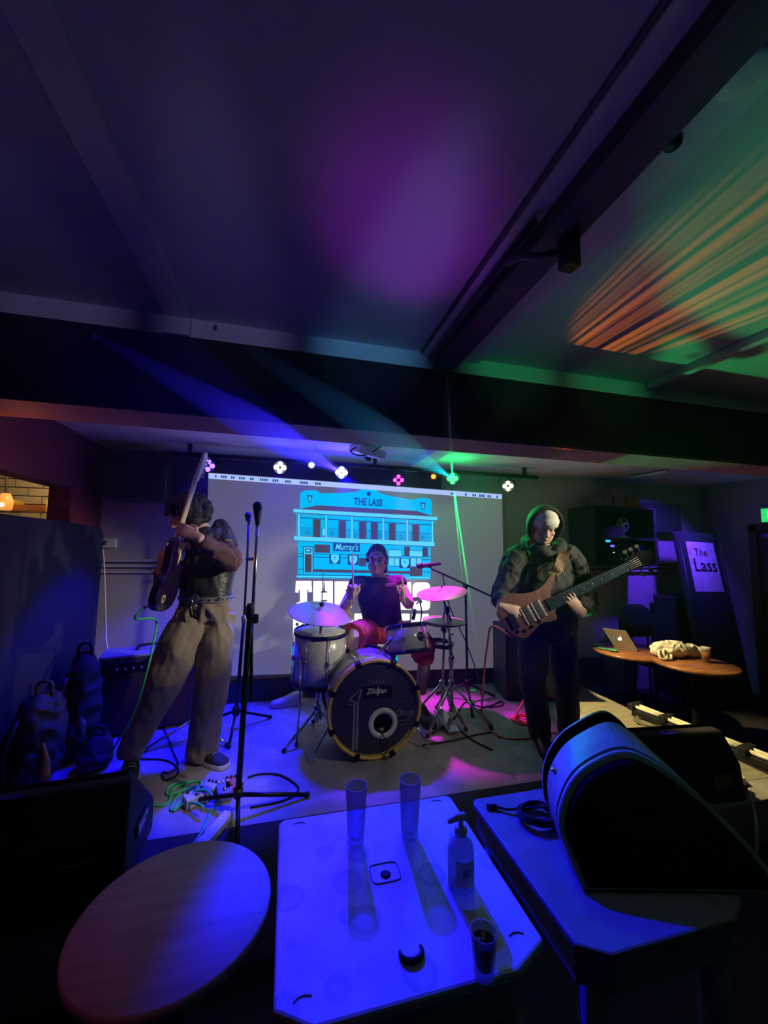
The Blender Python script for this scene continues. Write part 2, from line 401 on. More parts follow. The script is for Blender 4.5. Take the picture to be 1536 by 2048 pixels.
MB().ball(lp + V((0.01, -0.055, -0.02)), 0.016).build('bulb', glow('bulb_glow', (1.0, 0.7, 0.35), 9), t)
MB().tube([lp + V((0, 0, 0.07)), lp + V((-0.02, 0, 0.45))], 0.008).build('stem', M['dark_paint'], t)
lamp('POINT', 'lantern_light', lp + V((0.25, -0.10, 0.25)), None, 5.0, (1.0, 0.66, 0.28), 0.05, parent=t)
lamp('POINT', 'wall_glow_fill', V((-1.30, 2.25, 1.95)), None, 1.3, (1.0, 0.30, 0.08), 0.05)  # added beside the red wall to warm it, apart from the lantern

# the big cross beam: white box, its front clad in black cloth board
struct('beam_main', MB().box((1.83, 1.98, 2.415), (6.9, 0.24, 0.45)), M['white_paint'])
fa = MB().box((1.83, 1.855, 2.365), (6.9, 0.02, 0.355)); struct('beam_front_board', fa, M['black_cloth'])
struct('beam_soffit', MB().box((1.83, 1.985, 2.186), (6.9, 0.26, 0.012)), mat('worn_red_soffit', (0.36, 0.13, 0.13), 0.7, scale=4))
# the stage ceiling, lower than the room's
struct('ceiling_stage', MB().box((1.83, 2.94, 2.44), (6.9, 1.66, 0.04)), M['paint'])
struct('beam_stage_cross', MB().box((1.2, 2.95, 2.405), (0.14, 1.64, 0.06)), M['white_paint'])
# longitudinal ceiling beams
bm_ = struct('beam_long', MB().box((0.825, -0.6, 2.63), (0.33, 4.9, 0.025)), M['white_paint'])
MB().box((0.785, -0.6, 2.592), (0.115, 4.9, 0.066)).build('channel', M['dark_paint'], bm_)
MB().tube([(0.655, -2.8, 2.632), (0.655, 1.84, 2.632)], 0.007, n=6).build('edge_shadow_line', M['dark_paint'], bm_)  # dark tube drawn for the shadow gap along the board's edge
MB().tube([(0.70, 0.95, 2.60), (0.70, 1.84, 2.60)], 0.010, n=8).build('pipe', M['dark_paint'], bm_)
struct('beam_side', MB().box((-0.52, -0.6, 2.632), (0.10, 4.9, 0.02)).box((-0.52, 1.845, 2.585), (0.11, 0.03, 0.085)), M['white_paint'])
struct('beam_batten', MB().box((2.16, -0.6, 2.622), (0.05, 4.9, 0.045)), M['white_paint'])
# little sensor box on the long beam, its cable loop, two fixings
sp = onz(1138, 512, 2.50)
t = thing('ceiling_sensor', 'small dark box hanging under the long ceiling beam', 'sensor', sp)
MB().box(sp + V((0, 0, .01)), (0.05, 0.045, 0.10)).build('housing', M['black'], t, bevel=0.004)
MB().box(sp + V((0, -0.01, -0.04)), (0.044, 0.03, 0.006)).build('lens_plate', M['black_gloss'], t)
MB().tube([sp + V((-0.015, 0, 0.02)), sp + V((-0.05, 0.0, 0.0)), sp + V((-0.09, 0.02, -0.005)), sp + V((-0.12, 0.06, 0.02)), sp + V((-0.14, 0.12, 0.04))], 0.012, smooth=5).build('cable_loop', M['dark_paint'], t)
p = onz(1345, 285, 2.618)
tag(MB().lathe([(0.016, 0), (0.02, 0.004), (0.02, 0.012)], p - V((0, 0, 0.012)), n=12).build('ceiling_plug', M['black']), 'dark round plug in the pale board beside the long ceiling beam', 'fixing')
p = onz(1490, 125, 2.618)
tag(MB().lathe([(0.03, -0.03), (0.05, -0.025), (0.055, 0.0)], p, n=20).build('smoke_detector', M['white_plastic']), 'round smoke detector on the pale board by the ceiling beam', 'detector')
# tube light on the stage ceiling
a, b = onz(1262, 955, 2.40), onz(1335, 942, 2.40)
t = thing('strip_light', 'unlit white strip light under the low stage ceiling', 'light', a)
MB().tube([a, b], 0.018).build('tube', M['white_plastic'], t)
MB().box((a + b) / 2 + V((0, 0, 0.02)), ((b - a).length, 0.05, 0.02), (0, 0, math.atan2((b - a).y, (b - a).x))).build('tray', M['dark_paint'], t)
# door in the right wall
d = struct('door_1', MB().box((5.195, 2.75, 0.92), (0.03, 0.92, 1.84)), mat('dark_brown_door', (0.09, 0.035, 0.02), 0.5))
fr = MB()
fr.box((5.185, 3.25, 0.95), (0.06, 0.08, 1.9)).box((5.185, 2.25, 0.95), (0.06, 0.08, 1.9)).box((5.185, 2.75, 1.88), (0.06, 1.08, 0.08))
fr.build('door_frame', mat('red_brown_frame', (0.16, 0.05, 0.025), 0.5), d)
MB().box((5.165, 3.1, 1.78), (0.03, 0.12, 0.05)).build('door_closer', M['chrome'], d)
# exit sign
p = onx(1546, 1029, 5.1)
p.y -= 0.01
t = thing('exit_sign', 'lit green exit sign above the brown door', 'sign', p)
es = MB().box((5.16, p.y - 0.03, p.z), (0.05, 0.36, 0.17)); es.build('sign_case', M['white_plastic'], t, bevel=0.006)
MB().box((5.132, p.y - 0.03, p.z), (0.006, 0.33, 0.145)).build('sign_face', glow('exit_green', (0.02, 0.55, 0.12), 1.4), t)
fm = glow('exit_white', (0.85, 1, 0.9), 1.5)
text('EXIT', fm, (5.128, p.y - 0.03, p.z), (0, -1, 0), (0, 0, 1), 0.11, 'sign_lettering', t, bold=0.01)
# back-wall extras: pipe, socket with its lead
tag(MB().tube([at(1314, 1068, 3.72), at(1317, 1140, 3.72)], 0.012).build('wall_conduit', M['dark_paint']), 'thin vertical conduit on the blue-lit wall beside the screen', 'pipe')
p = at(217, 1086, 3.745)
t = thing('wall_socket', 'white wall socket with a lead plugged in', 'socket', p)
MB().box(p, (0.12, 0.03, 0.08)).build('plate', M['white_plastic'], t, bevel=0.006)
MB().box(p + V((-0.03, -0.03, 0)), (0.04, 0.04, 0.04)).build('plug', M['black'], t, bevel=0.004)
cable('socket_lead', [p + V((-0.045, -0.05, 0)), at(207, 1110, 3.69), at(210, 1180, 3.69), at(212, 1250, 3.69), at(216, 1300, 3.66), V((-1.24, 3.69, 0.30))], 0.006, M['white_plastic'], 'thin white lead running down the wall from the socket')

# ---------------------------------------------------------------- projection screen with its picture
SY = 3.70
scr = thing('projection_screen', 'large grey projection screen showing a blue pub front and white lettering', 'screen', at(710, 1345, SY))
def scr_mat():
    m = bpy.data.materials.new('projected_grey'); m.use_nodes = True; nt = m.node_tree; b = nt.nodes['Principled BSDF']
    b.inputs['Base Color'].default_value = (0.5, 0.5, 0.52, 1); b.inputs['Roughness'].default_value = 0.8
    n = nt.nodes.new('ShaderNodeTexNoise'); n.inputs['Scale'].default_value = 90
    r = nt.nodes.new('ShaderNodeValToRGB')
    r.color_ramp.elements[0].color = (0.075, 0.075, 0.085, 1); r.color_ramp.elements[1].color = (0.085, 0.085, 0.095, 1)
    nt.links.new(n.outputs['Fac'], r.inputs['Fac']); nt.links.new(r.outputs['Color'], b.inputs['Emission Color'])
    b.inputs['Emission Strength'].default_value = 1.0
    return m
PG = scr_mat()
sh = MB(); q = [at(417, 945, SY), at(1004, 988, SY), at(1011, 1335, SY), at(404, 1353, SY)]
sh.add(q + [p + V((0, 0.03, 0)) for p in q], [(0, 1, 2, 3), (7, 6, 5, 4), (0, 4, 5, 1), (1, 5, 6, 2), (2, 6, 7, 3), (3, 7, 4, 0)])
sheet = sh.build('screen_sheet', PG, scr)
CYAN = glow('projected_cyan', (0.0, 0.50, 0.95), 1.0); CYAN2 = glow('projected_pale_cyan', (0.10, 0.66, 1.0), 1.05)
NAVY = glow('projected_navy', (0.01, 0.06, 0.25), 1.0); GREYD = glow('projected_dark', (0.065, 0.06, 0.10), 1.0)
WHITE = glow('projected_white', (1.0, 0.93, 0.99), 1.35); BAR = glow('projected_bar', (0.42, 0.55, 0.95), 1.0); ROOF = glow('projected_roof', (0.07, 0.07, 0.18), 1.0)
def s1(cx, cy, k): return at(560 + cx / 4.518, 960 + cy / 4.518, SY - 0.0015 * k)
def shape(mb, pts, k, mi=0): mb.poly([s1(x, y, k) for x, y in pts], mi)
SL = 0.056
def rq(mb, x0, y0, x1, y1, k, mi=0, sl=SL, ref=None):          # a slanted rectangle: y given at x0
    dy = sl * (x1 - x0); shape(mb, [(x0, y0), (x1, y0 + dy), (x1, y1 + dy), (x0, y1)], k, mi)
mb = MB(); mb.poly([at(417, 946, SY - .0015), at(1004, 989, SY - .0015), at(1004, 998, SY - .0015), at(417, 957, SY - .0015)]); mb.build('menu_bar', BAR, sheet)
mb = MB()
for x0, n in ((430, 1), (442, 3), (462, 2), (478, 3), (500, 2), (520, 4), (545, 3), (570, 3), (600, 4), (630, 3), (902, 2), (930, 1), (945, 2), (958, 3), (975, 2), (993, 1)):
    for i in range(n):
        xx = x0 + i * 4.2; yy = 946 + (xx - 417) * 0.0733 + 3
        mb.poly([at(xx, yy, SY - .003), at(xx + 3, yy + .2, SY - .003), at(xx + 3, yy + 5, SY - .003), at(xx, yy + 5, SY - .003)])
mb.build('menu_marks', NAVY, sheet)['kind'] = 'stuff'
fc = MB()   # 0 cyan 1 pale 2 navy 3 dark 4 roof
shape(fc, [(178, 255), (185, 112), (215, 99), (280, 92), (330, 97), (365, 122), (600, 117), (620, 112), (700, 106), (735, 86), (800, 78), (860, 88), (900, 118), (970, 140), (1210, 182), (1230, 170), (1290, 160), (1350, 170), (1368, 186), (1370, 322)], 1, 0)
shape(fc, [(180, 262), (340, 228), (1240, 280), (1372, 324)], 2, 4)
rq(fc, 122, 262, 1420, 292, 3, 1); rq(fc, 140, 302, 1400, 312, 3, 0)
rq(fc, 150, 318, 1390, 500, 1, 0, sl=0.045)
rq(fc, 155, 335, 1385, 343, 2, 2); rq(fc, 122, 292, 1420, 297, 4, 2)
for x0, x1 in ((300, 365), (530, 595), (715, 780), (820, 885), (985, 1045), (1195, 1258)):
    rq(fc, x0, 345 + SL * (x0 - 160), x1, 512 + 0.045 * (x0 - 160), 3, 3, sl=0.045)
    for xx in (x0 - 8, x1 + 4): rq(fc, xx, 345 + SL * (x0 - 160), xx + 3, 510 + 0.045 * (x0 - 160), 3, 2, sl=0)
for xx in (162, 410, 642, 925, 1142, 1368):
    y = 305 + SL * (xx - 160); rq(fc, xx - 3, y, xx + 22, 508 + 0.045 * (xx - 160), 4, 2, sl=0); rq(fc, xx, y, xx + 18, 508 + 0.045 * (xx - 160), 5, 1, sl=0)
x = 178
while x < 1380:
    y = 430 + 0.045 * (x - 160)
    if not any(a - 5 < x < b + 3 for a, b in ((300, 365), (530, 595), (715, 780), (820, 885), (985, 1045), (1195, 1258))):
        rq(fc, x, y, x + 2.5, y + 78, 4, 2, sl=0)
    x += 11
for xx in (250, 470, 685, 905, 1095, 1290):
    y = 470 + 0.045 * (xx - 160)
    shape(fc, [(xx + 15 * math.cos(a * .628), y + 18 * math.sin(a * .628)) for a in range(10)], 5, 2)
    shape(fc, [(xx + 9 * math.cos(a * .628), y + 12 * math.sin(a * .628)) for a in range(10)], 6, 0)
rq(fc, 170, 427, 1380, 431, 4, 2, sl=0.045)
rq(fc, 385, 440, 408, 500, 6, 1, sl=0)
rq(fc, 128, 507, 1396, 545, 7, 1, sl=0.043); rq(fc, 128, 545, 1396, 551, 7, 2, sl=0.043)
rq(fc, 163, 555, 1360, 885, 1, 0, sl=0.012)
for y in (662, 690, 802, 852): rq(fc, 163, y, 1357, y + 6, 2, 2, sl=0.022)
rq(fc, 300, 808, 1180, 832, 3, 3, sl=0.02); rq(fc, 1175, 785, 1285, 868, 4, 3, sl=0.01)
rq(fc, 312, 580, 452, 655, 3, 3, sl=0.04); rq(fc, 480, 568, 722, 642, 3, 2, sl=0.03)
rq(fc, 208, 598, 302, 838, 4, 2, sl=0.02); rq(fc, 216, 608, 294, 836, 5, 1, sl=0.02); rq(fc, 224, 668, 286, 834, 6, 3, sl=0.02); rq(fc, 226, 618, 284, 656, 6, 2, sl=0.02); rq(fc, 236, 628, 274, 646, 7, 1, sl=0.02)
for xx, yy in ((498, 672), (664, 682), (1130, 712)):
    rq(fc, xx - 52, yy - 4, xx + 48, yy + 84, 3, 2, sl=0.02)
    shape(fc, [(xx - 36, yy), (xx + 34, yy + 2), (xx + 34, yy + 48), (xx + 18, yy + 72), (xx - 2, yy + 84), (xx - 22, yy + 70), (xx - 36, yy + 46)], 4, 1)
    shape(fc, [(xx - 14, yy + 18), (xx + 12, yy + 18), (xx + 6, yy + 44), (xx - 8, yy + 44)], 5, 0)
for x0, y0, x1, y1 in ((720, 710, 775, 775), (980, 632, 1098, 690), (1128, 605, 1170, 685), (1292, 612, 1332, 690), (985, 705, 1078, 775), (1172, 640, 1286, 690), (1180, 705, 1280, 778)):
    rq(fc, x0 - 5, y0 - 5, x1 + 5, y1 + 5, 3, 2, sl=0.03)
    rq(fc, x0, y0, x1, y1, 4, 3 if (x1 - x0) < 60 else 1, sl=0.03)
for xx in (1030, 1228): rq(fc, xx, 705, xx + 6, 778, 5, 2, sl=0)
rq(fc, 148, 866, 1352, 876, 4, 1, sl=0.01)
for xx, yy in ((270, 140), (1292, 206)):
    shape(fc, [(xx - 26, yy - 4), (xx + 26, yy), (xx + 22, yy + 14), (xx + 16, yy + 50), (xx, yy + 68), (xx - 16, yy + 50), (xx - 20, yy + 12)], 2, 2)
    shape(fc, [(xx - 12, yy + 8), (xx + 12, yy + 10), (xx + 10, yy + 46), (xx, yy + 58), (xx - 10, yy + 46)], 3, 1)
    shape(fc, [(xx - 3, yy + 2), (xx + 3, yy + 2), (xx + 3, yy + 50), (xx - 3, yy + 50)], 4, 2)
shape(fc, [(782, 110), (800, 106), (822, 112), (818, 136), (802, 150), (786, 136)], 2, 2)
fc.build('projected_building', [CYAN, CYAN2, NAVY, GREYD, ROOF], sheet)
sx = (s1(940, 215, 3) - s1(655, 195, 3))
text('THE LASS', NAVY, s1(798, 203, 3), sx, (0, 0, 1), 0.095, 'projected_sign', sheet, bold=0.035, squash=0.72)
text('Murray\'s', CYAN2, s1(600, 608, 5), s1(700, 611, 3) - s1(500, 605, 3), (0, 0, 1), 0.085, 'projected_script', sheet, bold=0.01, shear=0.35, squash=0.75)
# big white lettering: every letter a heavy slab with its notches
lt = MB()
def rnd(x0, y0, x1, y1, r=10):
    o = []
    for cx, cy, a0 in ((x1 - r, y0 + r, -90), (x1 - r, y1 - r, 0), (x0 + r, y1 - r, 90), (x0 + r, y0 + r, 180)):
        for k in range(4):
            a = math.radians(a0 + k * 30); o.append((cx + r * math.cos(a), cy + r * math.sin(a)))
    return o
def ell(cx, cy, a, b, a0=0, a1=360, n=14): return [(cx + a * math.cos(math.radians(a0 + (a1 - a0) * i / (n - 1))), cy + b * math.sin(math.radians(a0 + (a1 - a0) * i / (n - 1)))) for i in range(n)]
def block(ch, x0, y0, x1, y1):
    W_, H_ = x1 - x0, y1 - y0; X = lambda u: x0 + u * W_; Y_ = lambda u: y0 + u * H_
    if ch != 'T': shape(lt, rnd(x0, y0, x1, y1, 6 if ch in 'HEUR' else 0.24 * W_), 1, 0)
    cut = []
    if ch == 'T':
        shape(lt, [(X(0.04), y0), (X(0.96), y0), (X(1), Y_(.42)), (X(.80), Y_(.44)), (X(.76), Y_(.34)), (X(.70), Y_(.34)), (X(.70), Y_(.80)), (X(.9), Y_(.86)), (X(.9), y1), (X(.06), y1), (X(.06), Y_(.86)), (X(.28), Y_(.80)), (X(.28), Y_(.34)), (X(.22), Y_(.34)), (X(.18), Y_(.46)), (X(0), Y_(.44))], 1, 0)
    elif ch == 'H':
        cut = [ell(X(.55), Y_(.44), .18 * W_, .07 * H_, 180, 360), ell(X(.55), Y_(.72), .18 * W_, .06 * H_, 0, 180), [(X(.53), Y_(.02)), (X(.57), Y_(.02)), (X(.6), Y_(.4)), (X(.5), Y_(.4))], [(X(.52), Y_(.74)), (X(.58), Y_(.74)), (X(.57), y1), (X(.53), y1)]]
    elif ch == 'E':
        cut = [[(X(.62), Y_(.30)), (X(1.05), Y_(.26)), (X(1.05), Y_(.45)), (X(.66), Y_(.40))], [(X(.62), Y_(.6)), (X(1.05), Y_(.56)), (X(1.05), Y_(.74)), (X(.66), Y_(.70))]]
    elif ch == 'U':
        cut = [[(X(.46), y0 - 3), (X(.56), y0 - 3), (X(.60), Y_(.55)), (X(.42), Y_(.55))], ell(X(.51), Y_(.6), .15 * W_, .09 * H_)]
    elif ch == 'S':
        cut = [[(X(.55), Y_(.36)), (X(1.04), Y_(.30)), (X(1.04), Y_(.44)), (X(.6), Y_(.46))], [(X(-.04), Y_(.54)), (X(.4), Y_(.52)), (X(.45), Y_(.64)), (X(-.04), Y_(.70))], ell(X(.45), Y_(.68), .1 * W_, .08 * H_)]
    elif ch in 'QO':
        cut = [ell(X(.5), Y_(.5), .16 * W_, .16 * H_), [(X(.5), Y_(.5)), (X(.58), Y_(.5)), (X(.82), Y_(.95)), (X(.72), Y_(1.0))], ell(X(.2), Y_(.36), .08 * W_, .06 * H_)]
    elif ch == 'A':
        cut = [ell(X(.5), Y_(.40), .13 * W_, .08 * H_), [(X(.44), Y_(.75)), (X(.56), Y_(.75)), (X(.58), y1 + 3), (X(.42), y1 + 3)]]
    elif ch == 'R':
        cut = [ell(X(.52), Y_(.32), .14 * W_, .08 * H_), [(X(.46), Y_(.72)), (X(.56), Y_(.72)), (X(.58), y1 + 3), (X(.44), y1 + 3)]]
    for c in cut: shape(lt, c, 2, 1)
for ch, x0, x1 in (('T', 138, 290), ('H', 300, 478), ('E', 494, 650), ('U', 1020, 1185), ('S', 1198, 1356)): block(ch, x0, 912 + 0.012 * (x0 - 138), x1, 1146 + 0.03 * (x0 - 138))
for ch, x0, x1 in (('Q', 118, 300), ('U', 310, 480), ('A', 490, 660), ('R', 672, 830), ('T', 842, 1000), ('E', 1012, 1172), ('T', 1186, 1350)): block(ch, x0, 1205 + 0.004 * (x0 - 138), x1, 1480 - 0.06 * (x0 - 118))
lt.build('projected_lettering', [WHITE, GREYD], sheet)
l3 = MB()
for x0, x1, y0, y1 in ((105, 160, 1508, 1680), (168, 220, 1508, 1690), (240, 330, 1506, 1690), (345, 430, 1505, 1690), (445, 520, 1504, 1690), (595, 640, 1504, 1560), (660, 760, 1500, 1660), (1000, 1060, 1500, 1640), (1190, 1230, 1500, 1625), (1240, 1290, 1500, 1620)):
    shape(l3, rnd(x0, y0, x1, y1, 8), 1, 0)
l3.build('projected_third_line', CYAN, sheet)['kind'] = 'stuff'
# ---------------------------------------------------------------- lighting bar and its lamps
bl, br = V((-0.95, 3.38, 2.33)), V((2.45, 3.38, 2.33))
t = thing('lighting_bar', 'long black lighting bar under the stage ceiling above the screen', 'bar', (0.75, 3.38, 2.33))
MB().tube([bl, br], 0.02, n=10).build('bar_tube', M['steel_black'], t)
for x in (-0.8, 0.75, 2.3): MB().box((x, 3.38, 2.385), (0.03, 0.03, 0.10)).build('hanger', M['steel_black'], t)
LAMPS = {}
def par(px, py, color, es, label, target, power, angle, blend=0.4, petals=4, lr=0.020, lcol=None, size=0.04, Y=3.30):
    p = at(px, py, Y)
    d = (V(target) - p).normalized(); x, y = ortho(d)
    t = thing('par_lamp', label, 'stage lamp', p, 'lamps on the lighting bar')
    aim = (V((0.25, -1, -0.12))).normalized() if petals == 4 else d
    aim = (CAM_POS + V((0.2, 0.6, -0.3)) - p).normalized(); x, y = ortho(aim)
    R = 0.058 if petals == 4 else 0.036
    MB().lathe([(R * .5, -0.10), (R * .9, -0.085), (R, -0.02), (R, 0.0), (R * .93, 0.004), (R * .93, -0.006)], p, aim, n=20).build('housing', M['black'], t)
    g = glow('lens_' + str(len(LAMPS)), lcol or color, es)
    offs = [(0.031, 0), (-0.031, 0), (0, 0.031), (0, -0.031)] if petals == 4 else [(0, 0)]
    for a, b in offs:
        MB().lathe([(lr * .6, 0.0), (lr, 0.003), (lr * .9, 0.009), (lr * .3, 0.013)], p + x * a + y * b, aim, n=14).build('lens', g, t)
    MB().tube([p + x * (R + .012), p + x * (R + .012) + V((0, 0.03, 0.05)), V((p.x, 3.38, 2.33)) + V((0, 0, 0.0)), p - x * (R + .012) + V((0, 0.03, 0.05)), p - x * (R + .012)], 0.006, n=6).build('yoke', M['steel_black'], t)
    LAMPS[px] = t
    if power: lamp('SPOT', 'lamp_beam', p + aim * 0.035, target, power, color, size, angle, blend, parent=t)
    return t
BLUE = (0.004, 0.0, 1.0)
par(416, 931, BLUE, 9, 'blue stage lamp at the end of the bar behind the raised headstock', (-1.05, 3.05, 0.4), 280, 66, lcol=(0.10, 0.05, 1.0))
par(560, 935, BLUE, 12, 'pale blue four-lens stage lamp over the screen corner', (-0.50, 2.85, 0.2), 560, 52, lcol=(0.75, 0.75, 1.0))
par(623, 930, BLUE, 9, 'small single-lens white blue lamp between two four-lens lamps', (-0.1, 2.2, 2.42), 160, 70, petals=1, lr=0.023, lcol=(0.6, 0.65, 1.0), blend=1.0)
par(683, 945, BLUE, 12, 'larger pale blue four-lens lamp above the painted pub roof', (0.52, 0.85, 0.72), 950, 32, lcol=(0.75, 0.75, 1.0), blend=0.4, size=0.02, lr=0.022)
par(797, 960, (0.85, 0.0, 0.90), 4, 'pink magenta four-lens lamp above the projected building', (1.30, 2.95, 0.25), 460, 42, blend=0.7, lcol=(1.0, 0.05, 0.70), lr=0.018)
par(867, 953, (1.0, 0.25, 0.03), 3, 'small orange lamp beside the bright green one', (0.9, 3.2, 0.6), 6, 40, petals=1, lr=0.022, lcol=(1.0, 0.28, 0.03))
par(905, 957, (0.02, 1.0, 0.15), 4, 'bright green four-lens stage lamp', (1.62, 2.45, 1.95), 90, 60, lcol=(0.04, 1.0, 0.12), blend=1.0, lr=0.023)
par(1016, 972, (1.0, 0.78, 0.32), 10, 'warm yellow four-lens lamp past the screen corner', (3.02, 2.42, 0.5), 330, 54, lcol=(1.0, 0.85, 0.42), lr=0.019)

# hard narrow beams from two of the lamps: a spot through haze added in the beam's shape
def beam(px, py, name, target, power, color, angle, r0, r1, dens, L=None):
    p = at(px, py, 3.30); v = V(target) - p; aim = v.normalized(); L = L or v.length
    lamp('SPOT', name, p + aim * 0.10, target, power, color, 0.002, angle, 0.4, parent=LAMPS[px])
    sm = MB().tube([p + aim * (.11 + (L - .11) * k / 8) for k in range(9)], [r0 + (r1 - r0) * min(1, k / 4) if k < 6 else r1 * (8.2 - k) / 2.7 for k in range(9)], n=14).build('beam_shaped_haze', haze_mat(name + '_shape_haze', dens, 0.0)); tag(sm, kind='stuff')
lamp('SPOT', 'lamp_spill', at(683, 945, 3.30) + V((0, -.05, -.06)), (0.55, 2.78, 0.75), 480, (0.05, 0.0, 1.0), 0.03, 34, 0.8, parent=LAMPS[683])
beam(683, 945, 'blue_beam', at(190, 672, 0.75), 4000, (0.02, 0.01, 1.0), 6, .03, .075, .8)
beam(905, 957, 'teal_beam', at(430, 655, 0.75), 700, (0.0, 0.45, 0.55), 6, .03, .075, .8)
beam(905, 957, 'laser_up', at(888, 625, 0.72), 13000, (0.0, 1.0, 0.10), 1.5, .010, .008, 5)
beam(905, 957, 'laser_down', onz(967, 1382, STAGE_Z), 20000, (0.0, 1.0, 0.10), 1.5, .009, .011, 5)
beam(905, 957, 'laser_down_wide', onz(946, 1380, STAGE_Z), 6000, (0.0, 1.0, 0.10), 1.5, .006, .008, 5)

lamp('POINT', 'lamp_spill', at(905, 957, 3.30) + V((0, -.09, 0)), None, 3.5, (0.02, 1.0, 0.2), 0.03, parent=LAMPS[905])
lamp('POINT', 'lamp_spill', at(683, 945, 3.30) + V((0, -.09, 0)), None, 7, (0.05, 0.02, 1.0), 0.03, parent=LAMPS[683])

# ceiling projector
p = at(735, 903, 3.0)
t = thing('ceiling_projector', 'white projector hanging from the stage ceiling', 'projector', p)
MB().box(p, (0.24, 0.22, 0.07), (0.25, 0.1, 0.3)).build('projector_body', M['white_plastic'], t, bevel=0.012)
MB().lathe([(0.03, 0), (0.032, 0.04), (0.024, 0.05)], p + V((0.03, 0.10, -0.02)), (0, 1, -0.1), n=16).build('projector_lens', M['black_gloss'], t)
MB().tube([p + V((0, 0, 0.03)), V((p.x, p.y, 2.42))], 0.018).build('ceiling_mount', M['white_plastic'], t)
MB().tube([p + V((-0.08, -0.05, 0.03)), p + V((-0.15, -0.08, -0.03)), p + V((-0.05, -0.1, -0.06)), p + V((0.1, -0.1, 0.03))], 0.006, smooth=5).build('lead', M['black'], t)

# ---------------------------------------------------------------- stands and microphones
def mic(mb_parent, tip, tail, grille_m, body_m):
    tip, tail = V(tip), V(tail); d = (tail - tip).normalized(); L = (tail - tip).length
    MB().lathe([(0.004, 0), (0.018, 0.006), (0.026, 0.022), (0.026, 0.036), (0.021, 0.052)], tip, d, n=14).build('mic_grille', grille_m, mb_parent)
    MB().lathe([(0.021, 0.052), (0.023, 0.056), (0.020, 0.075), (0.014, L - .02), (0.012, L)], tip, d, n=14).build('mic_body', body_m, mb_parent)
def tripod(parent, foot, r, n=3, a0=0.3, h=0.11, m=None, rub=True, lr=0.010):
    foot = V(foot); m = m or M['steel_black']
    MB().lathe([(0.022, -0.03), (0.026, -0.02), (0.026, 0.03), (0.018, 0.04)], foot + V((0, 0, h)), n=12).build('collar', m, parent)
    for k in range(n):
        a = a0 + 2 * math.pi * k / n; e = foot + V((r * math.cos(a), r * math.sin(a), 0.014))
        lg = MB().tube([foot + V((0.015 * math.cos(a), 0.015 * math.sin(a), h)), e], lr, n=8).build('leg', m, parent)
        if rub: MB().ball(e, (0.016, 0.016, 0.014), n=8, m=6).build('rubber_foot', M['rubber'], lg)
# nearest vocal stand
ft = V((-0.20, 2.22, STAGE_Z)); top = at(500, 1222, 2.24); mt, mg = at(515, 1003, 2.26), at(515, 1050, 2.26)
t = thing('microphone_stand', 'tall black vocal microphone stand nearest the tables', 'mic stand', ft)
MB().tube([ft + V((0, 0, 0.1)), top], [0.016, 0.015], n=10).build('pole', M['steel_black'], t)
MB().lathe([(0.018, -0.04), (0.022, -0.03), (0.022, 0.02), (0.015, 0.04)], top, (0, 0, 1), n=12).build('clutch', M['black'], t)
low = at(503, 1268, 2.27)
MB().tube([low, mg], 0.0095, n=8).build('boom', M['chrome'], t)
MB().box((low + top) / 2 + V((0.01, 0, 0.02)), (0.06, 0.03, 0.05)).build('boom_clamp', M['black'], t, bevel=0.008)
MB().tube([at(502, 1400, 2.25), low], 0.009).build('counter_rod', M['steel_black'], t)
mic(t, mt, mg, M['steel_black'], M['black'])
MB().lathe([(0.024, 0.09), (0.024, 0.13)], ft, n=12).build('boss', M['black'], t)
for a, r in ((0.18, 0.36), (2.6, 0.30), (-1.45, 0.25)):
    e = ft + V((r * math.cos(a), r * math.sin(a), 0.014))
    lg = MB().tube([ft + V((0, 0, 0.10)), e], 0.011).build('leg', M['steel_black'], t)
    MB().ball(e, (0.018, 0.018, 0.014), n=8, m=6).build('rubber_foot', M['rubber'], lg)
# second vocal stand, further back
ft = V((-0.33, 3.2, STAGE_Z)); mt, mg = at(496, 1024, 3.2), at(497, 1048, 3.2)
t = thing('microphone_stand', 'slim vocal microphone stand behind the nearest one, beside the screen edge', 'mic stand', ft)
cl = at(488, 1238, 3.2)
MB().tube([ft + V((0, 0, 0.1)), cl], 0.013).build('pole', M['steel_black'], t)
MB().tube([cl, at(495, 1112, 3.2), mg], 0.009).build('upper_pole', M['steel_black'], t)
MB().lathe([(0.014, -0.03), (0.02, -0.02), (0.02, 0.02), (0.012, 0.03)], cl, n=12).build('clutch', M['chrome'], t)
q = at(495, 1118, 3.2); MB().box(q + V((0.02, 0, 0)), (0.07, 0.03, 0.025)).build('knob', M['black'], t, bevel=0.006)
mic(t, mt, mg, M['steel_black'], M['black'])
tripod(t, ft, 0.28, a0=0.5, h=0.13)
# chrome stand behind the guitarist's legs
ft = onz(388, 1430, STAGE_Z); ft.y = min(ft.y, 3.2)
ft = V((-0.60, 3.12, STAGE_Z))
t = thing('instrument_stand', 'chrome tripod stand behind the guitarist between the legs', 'stand', ft)
MB().tube([ft + V((0, 0, 0.1)), ft + V((0, 0.0, 0.72))], 0.012).build('pole', M['chrome'], t)
MB().tube([ft + V((-0.10, -0.02, 0.62)), ft + V((0, 0, 0.70)), ft + V((0.10, -0.02, 0.62))], 0.010, smooth=4).build('cradle', M['rubber'], t)
tripod(t, ft, 0.30, a0=-2.7, h=0.13, m=M['chrome'])

